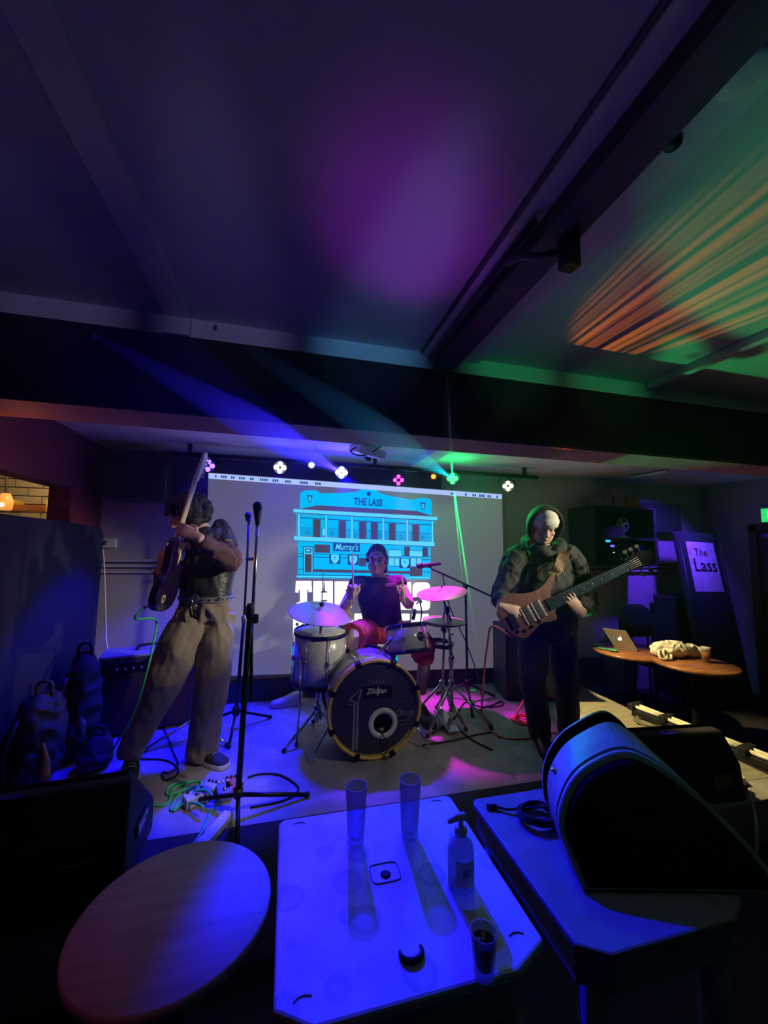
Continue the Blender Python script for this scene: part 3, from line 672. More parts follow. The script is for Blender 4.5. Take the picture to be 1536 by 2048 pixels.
# ---------------------------------------------------------------- drum kit
def drum(t, c, axis, R, L, shell_m, head_m, hoop_m, hr=0.008, lugs=6, rim_h=0.025, both=True, a0=0.0):
    c = V(c); d = V(axis).normalized(); x, y = ortho(d)
    MB().lathe([(R * .97, 0), (R, 0.002), (R, L - 0.002), (R * .97, L)], c, d, n=40).build('shell', shell_m, t)
    MB().lathe([(R * .96, L), (R * .96, L + 0.004), (R * .5, L + 0.005), (0.001, L + 0.005)], c, d, n=40).build('drum_head', head_m, t)
    if both: MB().lathe([(0.001, -0.005), (R * .96, -0.004), (R * .96, 0.0)], c, d, n=40).build('drum_head', head_m, t)
    for z in ((L - rim_h * .6, L + rim_h * .5), (-rim_h * .5, rim_h * .6)):
        MB().lathe([(R + .002, z[0]), (R + hr, z[0]), (R + hr, z[1]), (R + .001, z[1])], c, d, n=40, ring=True).build('hoop', hoop_m, t)
    for k in range(lugs):
        a = a0 + 2 * math.pi * k / lugs; o = x * math.cos(a) + y * math.sin(a)
        mb = MB().tube([c + o * (R + .012) + d * 0.0, c + o * (R + .012) + d * L], 0.0035, n=6)
        mb.ball(c + o * (R + .008) + d * (L * .5), (0.012, 0.012, 0.022) if abs(d.z) > .5 else 0.014, n=8, m=6)
        mb.build('lug', M['chrome'], t)
# kick drum
KC = V((0.60, 2.58, STAGE_Z + 0.318)); KR = 0.298; KL = 0.40
t = thing('bass_drum', 'large white pearl bass drum with dark front head and yellow hoop', 'drum', (KC.x, KC.y, STAGE_Z))
MB().lathe([(KR * .97, 0.005), (KR, 0.006), (KR, KL), (KR * .97, KL)], KC, (0, 1, 0), n=56, ring=True).build('shell', M['pearl'], t)
headm = mat('dark_navy_drum_head', (0.040, 0.040, 0.055), 0.35, vary=0.1, scale=5)
xh, zh = V((1, 0, 0)), V((0, 0, 1))
PC = KC + V((0.055, 0, -0.10)); PR = 0.068
# head with a port hole: ring strip from hole to rim
mb = MB(); n = 56; vs = []
for k in range(n):
    a = 2 * math.pi * k / n; vs.append(PC + xh * (PR * math.cos(a)) + zh * (PR * math.sin(a)))
for k in range(n):
    a = 2 * math.pi * k / n; vs.append(KC + xh * (KR * .96 * math.cos(a)) + zh * (KR * .96 * math.sin(a)))
mb.add(vs, [(k, (k + 1) % n, n + (k + 1) % n, n + k) for k in range(n)])
fh = mb.build('front_head', headm, t)
MB().lathe([(PR - .004, 0.004), (PR - .004, -0.005), (PR + .03, -0.005), (PR + .032, 0.0)], PC, (0, 1, 0), n=36, ring=True).build('port_ring', M['white_plastic'], t)
MB().lathe([(0.001, 0.13), (0.10, 0.13), (0.115, 0.10), (0.10, 0.05)], PC + V((0, 0.04, -0.02)), (0, 1, 0), n=24).build('inner_pillow', mat('dark_red_pillow', (0.45, 0.04, 0.06), 0.9), t)
MB().lathe([(KR + .001, -0.02), (KR + .019, -0.02), (KR + .019, 0.022), (KR + .001, 0.022)], KC, (0, 1, 0), n=56, ring=True).build('front_hoop', M['hoop'], t)
MB().lathe([(KR + .001, KL - 0.02), (KR + .017, KL - 0.02), (KR + .017, KL + 0.022), (KR + .001, KL + 0.022)], KC, (0, 1, 0), n=56, ring=True).build('rear_hoop', M['steel_black'], t)
MB().lathe([(0.001, KL + .002), (KR * .96, KL + .002), (KR * .96, KL)], KC, (0, 1, 0), n=40).build('batter_head', M['white_plastic'], t)
for k in range(8):
    a = math.radians(22.5 + 45 * k); o = xh * math.cos(a) + zh * math.sin(a); s_ = V((0, 1, 0)).cross(o)
    R3 = Matrix((s_, V((0, 1, 0)), o)).transposed()
    cl = MB().box(KC + o * (KR + .020) + V((0, 0.004, 0)), (0.04, 0.06, 0.018), R3).box(KC + o * (KR + .006) + V((0, -0.023, 0)), (0.034, 0.008, 0.035), R3).build('claw', M['steel_black'], t, bevel=0.004)
    MB().tube([KC + o * (KR + .022) + V((0, 0.03, 0)), KC + o * (KR + .022) + V((0, KL - .03, 0))], 0.0035, n=6).build('tension_rod', M['chrome'], cl)
    MB().box(KC + o * (KR + .008) + V((0, KL * .5, 0)), (0.018, 0.06, 0.02), R3).build('lug', M['chrome'], t, bevel=0.005)
for s_ in (-1, 1):
    MB().tube([KC + V((s_ * .27, 0.14, -0.13)), KC + V((s_ * .33, 0.10, -0.20)), V((KC.x + s_ * .40, KC.y + 0.02, STAGE_Z + .012))], 0.009).build('spur', M['chrome'], t)
gm = mat('pale_grey_print', (0.42, 0.42, 0.46), 0.6); gd = mat('faded_grey_print', (0.16, 0.16, 0.19), 0.6)
fy = KC + V((0, -0.003, 0))
text('TAMA', gd, fy + V((0.005, 0, 0.165)), xh, zh, 0.045, 'head_lettering', fh, bold=0.02, squash=1.0)
MB().box(fy + V((0.015, 0.0012, 0.105)), (0.20, 0.001, 0.075)).build('sticker_patch', mat('black_sticker', (0.012, 0.012, 0.018), 0.3), fh)
text('Zildjian', mat('white_print', (0.72, 0.72, 0.75), 0.6), fy + V((0.008, -0.001, 0.110)), xh, zh, 0.048, 'head_script', fh, bold=0.02, shear=0.25, squash=0.95)
MB().add([fy + V((0.008 + a, -0.001, 0.110 + b)) for a, b in ((0.004, -0.03), (0.012, -0.034), (0.022, 0.0), (0.008, 0.045), (0.010, 0.0))], [(0, 1, 2, 3, 4)]).build('script_swash', gm, fh)
mb = MB()
def qd(pts): mb.add([fy + V((a, -0.0008, b)) for a, b in pts], [list(range(len(pts)))])
for x0 in (-0.150, -0.128): qd([(x0, -0.245), (x0 + .016, -0.25), (x0 + .020, 0.035), (x0 + .006, 0.035)])
qd([(-0.172, 0.035), (-0.128, 0.035), (-0.128, 0.043), (-0.172, 0.043)])
qd([(-0.172, 0.08), (-0.100, 0.128), (-0.094, 0.128), (-0.160, 0.075)])
qd([(-0.098, 0.13), (-0.088, 0.13), (-0.112, 0.035), (-0.122, 0.04)])
qd([(-0.166, 0.078), (-0.140, 0.06), (-0.118, 0.04), (-0.124, 0.035), (-0.150, 0.055), (-0.172, 0.066)])
qd([(-0.178, 0.062), (-0.170, 0.062), (-0.158, 0.096), (-0.164, 0.098)])
mb.build('head_emblem', mat('emblem_grey', (0.27, 0.27, 0.30), 0.6), fh)
DC = fy + V((0.185, 0, -0.045))
MB().tube([DC + xh * (.068 * math.cos(a * .1745)) + zh * (.075 * math.sin(a * .1745)) for a in range(36)], 0.0016, n=4, closed=True).build('logo_ring', gd, fh)
text('Drum', mat('logo_grey', (0.24, 0.24, 0.28), 0.6), DC + V((0.018, -0.0006, 0.0)), xh + zh * .02, zh, 0.062, 'logo_word', fh, bold=0.015, shear=0.3, squash=0.85)
text('the', gd, DC + V((-0.012, -0.0006, 0.032)), xh, zh, 0.022, 'logo_small_word', fh)
text('shop', gd, DC + V((0.048, -0.0006, -0.034)), xh, zh, 0.022, 'logo_small_word', fh)
MB().box(DC + V((0.005, -0.0006, -0.047)), (0.06, 0.0008, 0.005)).build('logo_underline', gd, fh)
MB().tube([PC + V((-0.01, 0.03, -0.05)), PC + V((0.0, -0.02, -0.07)), PC + V((0.03, -0.03, -0.13)), KC + V((0.06, -0.03, -0.30)), KC + V((0.075, -0.035, -0.313))], 0.004, smooth=5).build('mic_lead', M['rubber'], t)
MB().ball(PC + V((-0.005, 0.05, -0.045)), (0.03, 0.05, 0.022)).build('inner_microphone', M['chrome'], t)
# floor tom
FT = V((0.265, 3.02, 0.60))
t = thing('floor_tom', 'grey pearl floor tom on three legs under the blue cymbal', 'drum', (FT.x, FT.y, STAGE_Z))
drum(t, FT, (0.02, -0.05, 1), 0.195, 0.36, M['pearl'], mat('coated_head', (0.75, 0.75, 0.78), 0.5), M['steel_black'], lugs=8, a0=0.2)
for a in (-2.3, -0.6, 1.4):
    q = FT + V((0.212 * math.cos(a), 0.212 * math.sin(a), 0))
    lg = MB().tube([q + V((0, 0, 0.2)), q + V((0, 0, -0.1)), q + V((0.02 * math.cos(a), 0.02 * math.sin(a), -0.366))], 0.007).build('leg', M['chrome'], t)
    MB().ball(q + V((0.02 * math.cos(a), 0.02 * math.sin(a), -0.366)), (0.014, 0.014, 0.014), n=8, m=6).build('rubber_foot', M['rubber'], lg)
# rack tom
RT = at(818, 1304, 2.80)
t = thing('rack_tom', 'small white pearl tom mounted over the bass drum', 'drum', RT - V((0, 0, 0.1)))
tax = V((-0.06, 0.30, 1)).normalized()
drum(t, RT, tax, 0.15, 0.185, M['pearl'], mat('coated_head_2', (0.72, 0.72, 0.75), 0.5), M['steel_black'], lugs=6, a0=0.55)
x_, y_ = ortho(tax)
o_ = (V((0.45, -1, 0)) - tax * V((0.45, -1, 0)).dot(tax)).normalized(); s_ = tax.cross(o_)
mb = MB(); mb.lathe([(0.034, -.001), (0.032, 0.003), (0.001, 0.004)], RT + o_ * 0.150 + tax * .095, o_, n=20)
mb.build('badge', mat('dark_badge', (0.04, 0.03, 0.05), 0.3, 0.5), t)
MB().tube([RT + V((0.0, 0.14, 0.07)), KC + V((0.20, 0.20, 0.42)), KC + V((0.05, 0.20, 0.28))], 0.011, smooth=4).build('mount_arm', M['chrome'], t)
# clip microphone on the rack tom rim
t = thing('clip_microphone', 'small black clip microphone with gooseneck on the rack tom rim', 'microphone', at(838, 1245, 2.76))
a, b = at(834, 1205, 2.75), at(826, 1232, 2.75)
MB().lathe([(0.008, 0), (0.013, 0.01), (0.013, 0.06), (0.009, 0.08)], at(826, 1240, 2.74), (at(833, 1208, 2.74) - at(826, 1240, 2.74)), n=12).build('mic_body', M['black'], t)
MB().tube([at(833, 1208, 2.75), at(839, 1203, 2.76), at(843, 1225, 2.76), at(840, 1250, 2.76)], 0.005, smooth=6).build('gooseneck', M['black'], t)
MB().box(at(840, 1252, 2.76), (0.035, 0.03, 0.04)).build('rim_clip', M['black'], t, bevel=0.004)
# cymbals
def cymbal(t, c, R, axis, m, rise=0.030, name='cymbal', bell=True):
    pr = [(R, 0.0), (R * .98, 0.002), (R * .7, rise * .35), (R * .3, rise * .62), (R * .17, rise * .72), (R * .13, rise * 1.1), (R * .06, rise * 1.35), (0.004, rise * 1.4)]
    pr2 = pr + [(0.004, rise * 1.4 - .002)] + [(r, z - 0.002) for r, z in reversed(pr[:-1])]
    return MB().lathe(pr2, c, axis, n=48).build(name, m, t)
def boomless(label, cpx, Y, R, tilt, foot, topz, m, m2=None):
    c = at(*cpx, Y); ft = V(foot)
    t = thing('cymbal_stand', label, 'cymbal', ft)
    cymbal(t, c, R, tilt, M['brass'])
    return t, c, ft
c = at(643, 1226, 2.92); ft = V((0.25, 2.92, STAGE_Z))
t = thing('crash_cymbal', 'broad blue-lit cymbal on a chrome stand over the floor tom', 'cymbal', ft)
cymbal(t, c, 0.24, V((0.08, -0.22, 1)), M['brass'], 0.035)
MB().tube([ft + V((0, 0, .12)), V((c.x - .01, ft.y, .75)), c + V((0, 0, -0.02))], 0.011, n=8).build('pole', M['chrome'], t)
MB().tube([c, at(646, 1142, 2.92)], 0.004, n=6).build('rod', M['chrome'], t)
MB().lathe([(0.012, 0), (0.018, 0.008), (0.018, 0.02), (0.006, 0.028)], c + V((0, 0, 0.05)), n=12).build('felt', M['rubber'], t)
MB().lathe([(0.013, -.03), (0.018, -.02), (0.018, .02), (0.013, .03)], V((c.x - .005, ft.y, .75)), n=10).build('clutch', M['chrome'], t)
tripod(t, ft, 0.26, a0=-2.6, h=0.20, m=M['chrome'])
# hi-hat
c = at(882, 1241, 3.05); ft = V((1.27, 3.05, STAGE_Z))
t = thing('hi_hat', 'magenta-lit pair of hi-hat cymbals on a pedal stand', 'cymbal', ft)
cymbal(t, V((ft.x + .02, ft.y, c.z)), 0.18, (0.03, -0.05, 1), M['brass'], 0.026)
cymbal(t, V((ft.x + .02, ft.y, c.z - .012)), 0.18, (0.03, 0.05, -1), M['brass'], 0.022)
hx = V((ft.x + .02, ft.y, 0))
MB().tube([ft + V((0, 0, .1)), V((hx.x, hx.y, c.z - .06))], 0.012).build('pole', M['chrome'], t)
MB().tube([V((hx.x, hx.y, c.z - .06)), V((hx.x, hx.y, c.z + .22))], 0.004, n=6).build('rod', M['chrome'], t)
MB().lathe([(0.010, 0), (0.016, .01), (0.016, .03), (0.006, .05)], V((hx.x, hx.y, c.z + .03)), n=12).build('clutch', M['chrome'], t)
MB().lathe([(0.012, 0), (0.03, .02), (0.03, .05), (0.02, .07)], V((hx.x, hx.y, c.z - .10)), n=12).build('seat_cup', M['black'], t)
MB().box(ft + V((-0.03, -0.16, 0.05)), (0.09, 0.26, 0.014), (0.22, 0, 0.1)).build('pedal', M['chrome'], t, bevel=0.004)
tripod(t, ft, 0.26, a0=0.9, h=0.26, m=M['chrome'])
# tambourine disc on the hi-hat side
c = at(883, 1287, 3.0)
t = thing('tambourine', 'thin purple-lit tambourine clamped below the hi-hat', 'tambourine', c)
MB().lathe([(0.085, -.016), (0.095, -.016), (0.095, .016), (0.085, .016)], c, (0.05, -0.1, 1), n=32, ring=True).build('ring', M['black'], t)
for k in range(8):
    a = k * math.pi / 4
    MB().lathe([(0.002, -.003), (0.014, -.002), (0.014, .002), (0.002, .003)], c + V((0.1 * math.cos(a), 0.1 * math.sin(a), -0.01 * math.sin(a))), n=10).build('jingle', M['chrome'], t)
MB().tube([c + V((-.09, 0, 0)), c + V((-.02, 0.03, 0.0)), V((1.29, 3.04, c.z))], 0.006).build('clamp_arm', M['chrome'], t)
# ride on a boom stand
ft = V((1.30, 2.93, STAGE_Z)); c = at(884, 1186, 2.93)
t = thing('ride_cymbal', 'pink-lit cymbal on the thick chrome boom stand right of the drummer', 'cymbal', ft)
t['label'] = 'pink-lit cymbal on the thick chrome boom stand above the hi-hat'
cymbal(t, c, 0.205, V((-0.16, -0.12, 1)), M['brass'], 0.03)
j = at(893, 1212, 2.93)
MB().tube([ft + V((0, 0, .1)), V((ft.x, ft.y, .72)), at(893, 1222, 2.93)], [0.017, 0.016, 0.013], n=10).build('pole', M['chrome'], t)
MB().tube([c + V((0, 0, 0.06)), c, at(886, 1198, 2.93), at(893, 1218, 2.93), at(902, 1242, 2.95)], 0.008, smooth=4).build('boom', M['steel_black'], t)
MB().box(at(893, 1219, 2.93), (0.04, 0.05, 0.05)).build('boom_clamp', M['steel_black'], t, bevel=0.008)
MB().lathe([(0.02, -.03), (0.025, -.02), (0.025, .02), (0.018, .03)], V((ft.x, ft.y, .72)), n=12).build('clutch', M['chrome'], t)
MB().tube([at(896, 1267, 2.92), at(906, 1269, 2.92)], 0.008).build('wing_bolt', M['chrome'], t)
tripod(t, ft, 0.30, a0=-0.5, h=0.30, m=M['chrome'])
# overhead boom microphone stand
ft = V((1.62, 3.30, STAGE_Z)); tp = at(931, 1172, 3.30)
t = thing('boom_microphone', 'black boom stand holding a microphone out over the drums', 'mic stand', ft)
MB().tube([ft + V((0, 0, .1)), tp], 0.012).build('pole', M['steel_black'], t)
b0_, b1_ = at(862, 1137, 3.22), at(1012, 1206, 3.42)
MB().tube([b0_, b1_], 0.009).build('boom', M['steel_black'], t)
MB().lathe([(0.015, -.03), (0.022, -.02), (0.022, .02), (0.015, .03)], tp, (0, 1, 0), n=12).build('boom_clamp', M['black'], t)
mic(t, at(833, 1133, 3.2), at(881, 1127, 3.2), M['steel_black'], M['black'])
MB().box(at(859, 1132, 3.2), (0.03, 0.03, 0.035)).build('mic_clip', M['black'], t)
MB().tube([at(885, 1150, 3.25), at(900, 1215, 3.28), at(930, 1280, 3.29), at(955, 1350, 3.25), at(962, 1390, 3.2)], 0.005, smooth=6).build('lead', M['rubber'], t)
tripod(t, ft, 0.30, a0=0.2, h=0.16)
# stool under the drummer
ST = V((0.80, 3.36, STAGE_Z))
t = thing('drum_stool', 'round black drum stool under the drummer', 'stool', ST)
MB().lathe([(0.15, 0.42), (0.165, 0.435), (0.165, 0.48), (0.14, 0.50), (0.02, 0.505)], ST, n=28).build('seat', M['leather'], t)
MB().tube([ST + V((0, 0, .1)), ST + V((0, 0, .43))], 0.014).build('post', M['chrome'], t)
tripod(t, ST, 0.24, a0=0.5, h=0.25, m=M['chrome'])
# bass drum pedal
q = V((0.66, 3.16, STAGE_Z))
t = thing('drum_pedal', 'chrome foot pedal behind the bass drum', 'pedal', q)
MB().box(q + V((0, 0.02, .012)), (0.11, 0.30, 0.012)).build('base_plate', M['steel_black'], t)
MB().box(q + V((0, 0.02, .07)), (0.08, 0.26, 0.012), (-0.3, 0, 0)).build('footboard', M['chrome'], t, bevel=0.003)
MB().tube([q + V((0, -.11, .02)), q + V((0, -.115, .19))], 0.010).tube([q + V((-.06, -.115, .19)), q + V((.06, -.115, .19))], 0.008).build('post', M['chrome'], t)
MB().tube([q + V((0, -.115, .19)), q + V((0, -.13, .30))], 0.004).ball(q + V((0, -.135, .31)), 0.026, n=10, m=8).build('beater', M['white_plastic'], t)
# ---------------------------------------------------------------- people
def frame(f, u):
    f = V(f).normalized(); u = V(u); u = (u - f * u.dot(f)).normalized(); s = f.cross(u); return f, u, s
def rotm(s, f, u): return Matrix((s, f, u)).transposed()
def head(mb, c, f, u, neck):
    f, u, s = frame(f, u); R = rotm(s, f, u); c = V(c)
    P = lambda a, b, d: c + s * a + f * b + u * d
    mb.ball(P(0, -.012, .028), (.076, .096, .090), R, 20, 14)
    mb.ball(P(0, .026, -.030), (.061, .068, .084), R, 20, 14)
    mb.ball(P(0, .062, -.092), (.028, .024, .022), R)
    for k in (-1, 1):
        mb.tube([P(k * .056, -.01, -.045), P(k * .050, .02, -.072), P(k * .02, .062, -.094)], [.022, .020, .018], smooth=3)
        mb.ball(P(k * .040, .064, -.022), (.022, .020, .018), R)
        mb.ball(P(k * .079, -.008, -.005), (.010, .022, .032), R)
        mb.ball(P(k * .012, .098, -.030), (.009, .010, .008), R)
        mb.ball(P(k * .031, .079, .006), (.015, .010, .009), R)
    mb.tube([P(-.052, .066, .024), P(-.02, .088, .028), P(0, .089, .024), P(.02, .088, .028), P(.052, .066, .024)], .010, smooth=3)
    mb.tube([P(0, .088, .018), P(0, .103, -.012), P(0, .112, -.026), P(0, .098, -.034)], [.008, .010, .013, .008], smooth=3)
    mb.tube([P(-.022, .078, -.056), P(0, .092, -.054), P(.022, .078, -.056)], .0065, smooth=3)
    mb.tube([P(-.018, .080, -.066), P(0, .091, -.067), P(.018, .080, -.066)], .0065, smooth=3)
    mb.tube([P(0, -.02, -.03), V(neck) + (P(0, -.02, -.03) - V(neck)) * .4, V(neck)], [.055, .054, .062])
    return P, R
def face_bits(parent, P, R, brow_m, lip_m, closed=False):
    ew = mat('eye_white', (0.75, 0.73, 0.70), 0.3)
    for k in (-1, 1):
        if not closed:
            e = MB().ball(P(k * .031, .078, .005), (.012, .011, .0075), R).build('eye', ew, parent)
            MB().ball(P(k * .031, .086, .005), (.006, .004, .006), R, 8, 6).build('iris', M['black'], e)
        if not closed: MB().tube([P(k * .016, .095, .028), P(k * .035, .091, .034), P(k * .054, .074, .028)], [.004, .005, .003], smooth=3).build('eyebrow', brow_m, parent)
    MB().tube([P(-.02, .086, -.059), P(0, .098, -.0585), P(.02, .086, -.059)], [.003, .0055, .003], smooth=3).build('lips', lip_m, parent)
def hand(mb, wrist, d, n, t, curls, thumb=(0.5, 0.9, 0.2), k=1.0, spread=0.0):
    # d: towards the fingers, n: out of the back of the hand, t: thumb side
    w = V(wrist); d = V(d).normalized(); n = V(n); n = (n - d * n.dot(d)).normalized()
    t0 = V(t); s = d.cross(n); s = s if s.dot(t0) > 0 else -s
    mb.trunk([(w - d * .03 * k, .027 * k, .021 * k), (w, .028 * k, .019 * k), (w + d * .03 * k, .037 * k, .016 * k), (w + d * .07 * k, .042 * k, .014 * k), (w + d * .094 * k, .040 * k, .010 * k)], s, n=14)
    Ls = (.074, .082, .076, .060)
    for i in range(4):
        off = (.0305 - .0205 * i)
        p = w + d * (.088 - .004 * (i - 1) ** 2 * .7) * k + s * off * k
        dd = (d + s * (spread * (1.5 - i) * .12)).normalized(); pts = [p - dd * .02 * k, p]; ang = 0
        c = curls[i] if isinstance(curls[i], (tuple, list)) else (curls[i], curls[i] * 1.1, curls[i] * .7)
        for q, fr in enumerate((.44, .32, .26)):
            ang += c[q]; v = dd * math.cos(ang) - n * math.sin(ang); p = p + v * (Ls[i] * fr * k); pts.append(p)
        mb.tube(pts, [.0095 * k, .0098 * k, .0088 * k, .0080 * k, .0066 * k], n=8)
        mb.ball(pts[-1], .0066 * k, n=8, m=6)
    a, b, c = thumb
    p = w + d * .022 * k + s * .026 * k
    v1 = (d * a + s * b - n * c).normalized(); v2 = (d * (a + .6) + s * b * .4 - n * (c + .25)).normalized(); v3 = (d * (a + .8) + s * b * .05 - n * (c + .45)).normalized()
    p1 = p + v1 * .040 * k; p2 = p1 + v2 * .034 * k; p3 = p2 + v3 * .026 * k
    mb.tube([p - v1 * .01 * k, p, p1, p2, p3], [.014 * k, .0145 * k, .0115 * k, .0098 * k, .0075 * k], n=8); mb.ball(p3, .0075 * k, n=8, m=6)
def limb(mb, pts, rs, n=14): mb.tube(pts, rs, n=n, smooth=5)
def shoe(parent, heel, d, L, upm, solem, z0=STAGE_Z, h=0.10, name='shoe', sole_h=0.028):
    d = V((d[0], d[1], 0)).normalized(); s = V((-d.y, d.x, 0)); b = V((heel[0], heel[1], z0))
    def ring(x, wd, z_, hh): return (b + d * (x * L) + V((0, 0, z_ + hh / 2)), wd, hh / 2)
    up = MB()
    secs = [(0.0, .030, h * .9), (.06, .036, h), (.22, .040, h * 1.0), (.38, .042, h * .85), (.55, .048, h * .62), (.75, .050, h * .48), (.92, .042, h * .38), (1.0, .022, h * .25)]
    rings = []
    for x, wd, hh in secs:
        rings.append([b + d * (x * L) + s * (wd * math.copysign(abs(math.cos(a)) ** .7, math.cos(a))) + V((0, 0, .012 + hh * .5 + hh * .5 * math.sin(a))) for a in [2 * math.pi * i / 14 for i in range(14)]])
    up.loft(rings); u = up.build(name, upm, parent)
    so = MB(); rings = []
    for x, wd in ((-.02, .028), (.03, .039), (.25, .043), (.5, .047), (.75, .053), (.93, .045), (1.015, .024)):
        rings.append([b + d * (x * L) + s * wd + V((0, 0, 0.001)), b + d * (x * L) + s * wd + V((0, 0, sole_h)), b + d * (x * L) - s * wd + V((0, 0, sole_h)), b + d * (x * L) - s * wd + V((0, 0, .001))])
    so.loft(rings, sm=False).build('sole', solem, u, bevel=0.005)
    lc = MB()
    for k in range(5):
        x = .36 + .07 * k; zz = .012 + h * (.86 - .30 * k / 4)
        lc.tube([b + d * (x * L) + s * .026 + V((0, 0, zz - .006)), b + d * (x * L) + V((0, 0, zz + .005)), b + d * (x * L) - s * .026 + V((0, 0, zz - .006))], .0028, n=5)
    lc.build('laces', M['white_plastic'] if solem is not M['rubber'] else M['rubber'], u)
    return u

# ---- guitarist
GP = at(405, 1520, 2.80); GP.z = STAGE_Z
g = thing('person', 'guitarist in black leather jacket, maroon sleeves and wide taupe trousers, guitar held upright', 'person', GP)
hipR, kneeR, ankR = at(384, 1226, 2.82), at(338, 1345, 2.74), at(258, 1508, 2.76)
hipL, kneeL, ankL = at(436, 1226, 2.84), at(424, 1365, 2.78), at(405, 1500, 2.82)
hipc, chest, neckb = at(412, 1205, 2.84), at(424, 1115, 2.86), at(404, 1062, 2.82)
shL, elL, wrL = at(444, 1082, 2.84), at(462, 1122, 2.66), at(394, 1073, 2.50)
shR, elR, wrR = at(384, 1095, 2.88), at(336, 1168, 2.80), at(322, 1140, 2.58)
hc = at(378, 1034, 2.74); hf, hu = V((-.72, -.45, -.35)), V((-.25, 0, 1))
side = V((.93, -.36, 0))
b = MB()
P_, R_ = head(b, hc, hf, hu, neckb)
b.trunk([(hipc - V((0, 0, .10)), .13, .10), (hipc, .15, .11), ((hipc + chest) / 2, .135, .10), (chest, .155, .11), (neckb - V((0, 0, .05)), .13, .085), (neckb, .06, .06)], side)
limb(b, [shL, elL, wrL], [.052, .042, .030]); limb(b, [shR, elR, wrR], [.052, .042, .030])
limb(b, [hipR, kneeR, ankR], [.085, .058, .040]); limb(b, [hipL, kneeL, ankL], [.085, .058, .040])
gD = (at(412, 918, 2.60) - at(318, 1222, 2.52)).normalized()
hp = at(363, 1058, 2.53)
hand(b, wrL, (hp - wrL) + V((0, -.015, .0)), V((.05, -.95, .2)), gD, [(.15, .75, .5), (.2, .8, .5), (.25, .8, .5), (.3, .8, .5)], thumb=(.5, .6, .55))
hand(b, wrR, V((.06, -.12, 1)), V((-.7, -.7, .1)), V((.6, -.6, .3)), [(.35, .5, .4)] * 4, thumb=(.7, .5, .4))
body = b.build('body', M['skin'], g, remesh=0.0042, smooth=2)
hair_m = mat('dark_curly_hair', (0.022, 0.015, 0.012), 0.7, scale=60)
hb = MB(); hf_, hu_, hs_ = frame(hf, hu); random.seed(3)
for k in range(150):
    v = V((random.gauss(0, 1), random.gauss(0, 1), random.gauss(0, 1))).normalized()
    a, bb, d_ = v.dot(hs_), v.dot(hf_), v.dot(hu_)
    if bb > .55 and d_ < .25: continue
    if d_ < -.75: continue
    hb.ball(hc + hs_ * (a * .095) + hf_ * (bb * .112 - .012) + hu_ * (d_ * .105 + .035), .024 + .016 * random.random(), n=8, m=6)
hb.build('hair', hair_m, g, remesh=0.006, smooth=1, wrinkle=(0.007, 40, (1, 1, 1)))
face_bits(g, P_, R_, hair_m, mat('lip_skin', (0.5, 0.24, 0.22), 0.5))
trm = mat('taupe_trouser_cloth', (0.30, 0.24, 0.17), 0.85, vary=0.15, scale=20, bump=0.1, bscale=200)
tr = MB()
tr.trunk([(hipc - V((0, 0, .11)), .155, .12), (hipc - V((0, 0, .03)), .168, .13), (hipc + V((0, 0, .045)), .158, .125)], side)
limb(tr, [hipR + V((.02, 0, .0)), (hipR + kneeR) / 2 + V((0, -.01, 0)), kneeR, (kneeR * .45 + ankR * .55), ankR + V((0, 0, .0))], [.105, .120, .110, .078, .070])
limb(tr, [hipL, (hipL + kneeL) / 2, kneeL, (kneeL + ankL) / 2, ankL - V((0, 0, .03))], [.105, .108, .102, .092, .095])
tr.build('trousers', trm, g, remesh=0.008, smooth=3, wrinkle=(0.012, 10, (1, 1, .5)))
jk = MB()
jk.trunk([(hipc + V((0, 0, .02)), .168, .135), (hipc + V((0, 0, .10)), .165, .135), (chest - V((0, 0, .05)), .172, .142), (chest + V((0, 0, .06)), .172, .135), (neckb - V((0, 0, .02)), .12, .10), (neckb + V((0, 0, .02)), .075, .08)], side)
limb(jk, [shL - side * .03 + V((0, 0, .01)), shL + V((0, 0, .005)), shL + (elL - shL) * .40], [.085, .082, .074])
limb(jk, [shR + side * .03, shR, shR + (elR - shR) * .5], [.08, .078, .07])
cw = at(440, 1056, 2.84)
jk.tube([at(424, 1078, 2.84), at(430, 1060, 2.85), at(442, 1044, 2.86), at(452, 1062, 2.86), at(456, 1082, 2.84)], [.03, .032, .02, .034, .03], n=10, smooth=4)
jk.ball(at(438, 1068, 2.85), (.07, .06, .05))
jk.build('leather_jacket', M['leather'], g, remesh=0.008, smooth=3, wrinkle=(0.009, 9, (1, 1, .45)))
slm = mat('maroon_sleeve_cloth', (0.13, 0.065, 0.075), 0.85, scale=25, bump=0.1)
for a_, e_, w_ in ((shL, elL, wrL), (shR, elR, wrR)):
    s_ = MB(); limb(s_, [a_, (a_ + e_) / 2, e_, (e_ + w_) / 2, w_ + (e_ - w_) * .12], [.064, .064, .066, .056, .042])
    s_.build('sleeve', slm, g, remesh=0.008, smooth=3, wrinkle=(0.009, 12, (1, 1, 1)))
bl_ = MB(); x0 = hipc + V((0, 0, .035)); N = 40; rings = []
s_, f_ = side.normalized(), V((-side.y, side.x, 0)).normalized()
for k in range(N):
    a = 2 * math.pi * k / N; o = s_ * (.176 * math.cos(a)) + f_ * (.143 * math.sin(a)); nn = o.normalized()
    rings.append([x0 + o + V((0, 0, -.018)), x0 + o + V((0, 0, .018)), x0 + o - nn * .006 + V((0, 0, .018)), x0 + o - nn * .006 + V((0, 0, -.018))])
bl_.loft(rings + [rings[0]], cap=False, sm=False)
belt = bl_.build('belt', mat('grey_leather_belt', (0.20, 0.20, 0.19), 0.4), g)
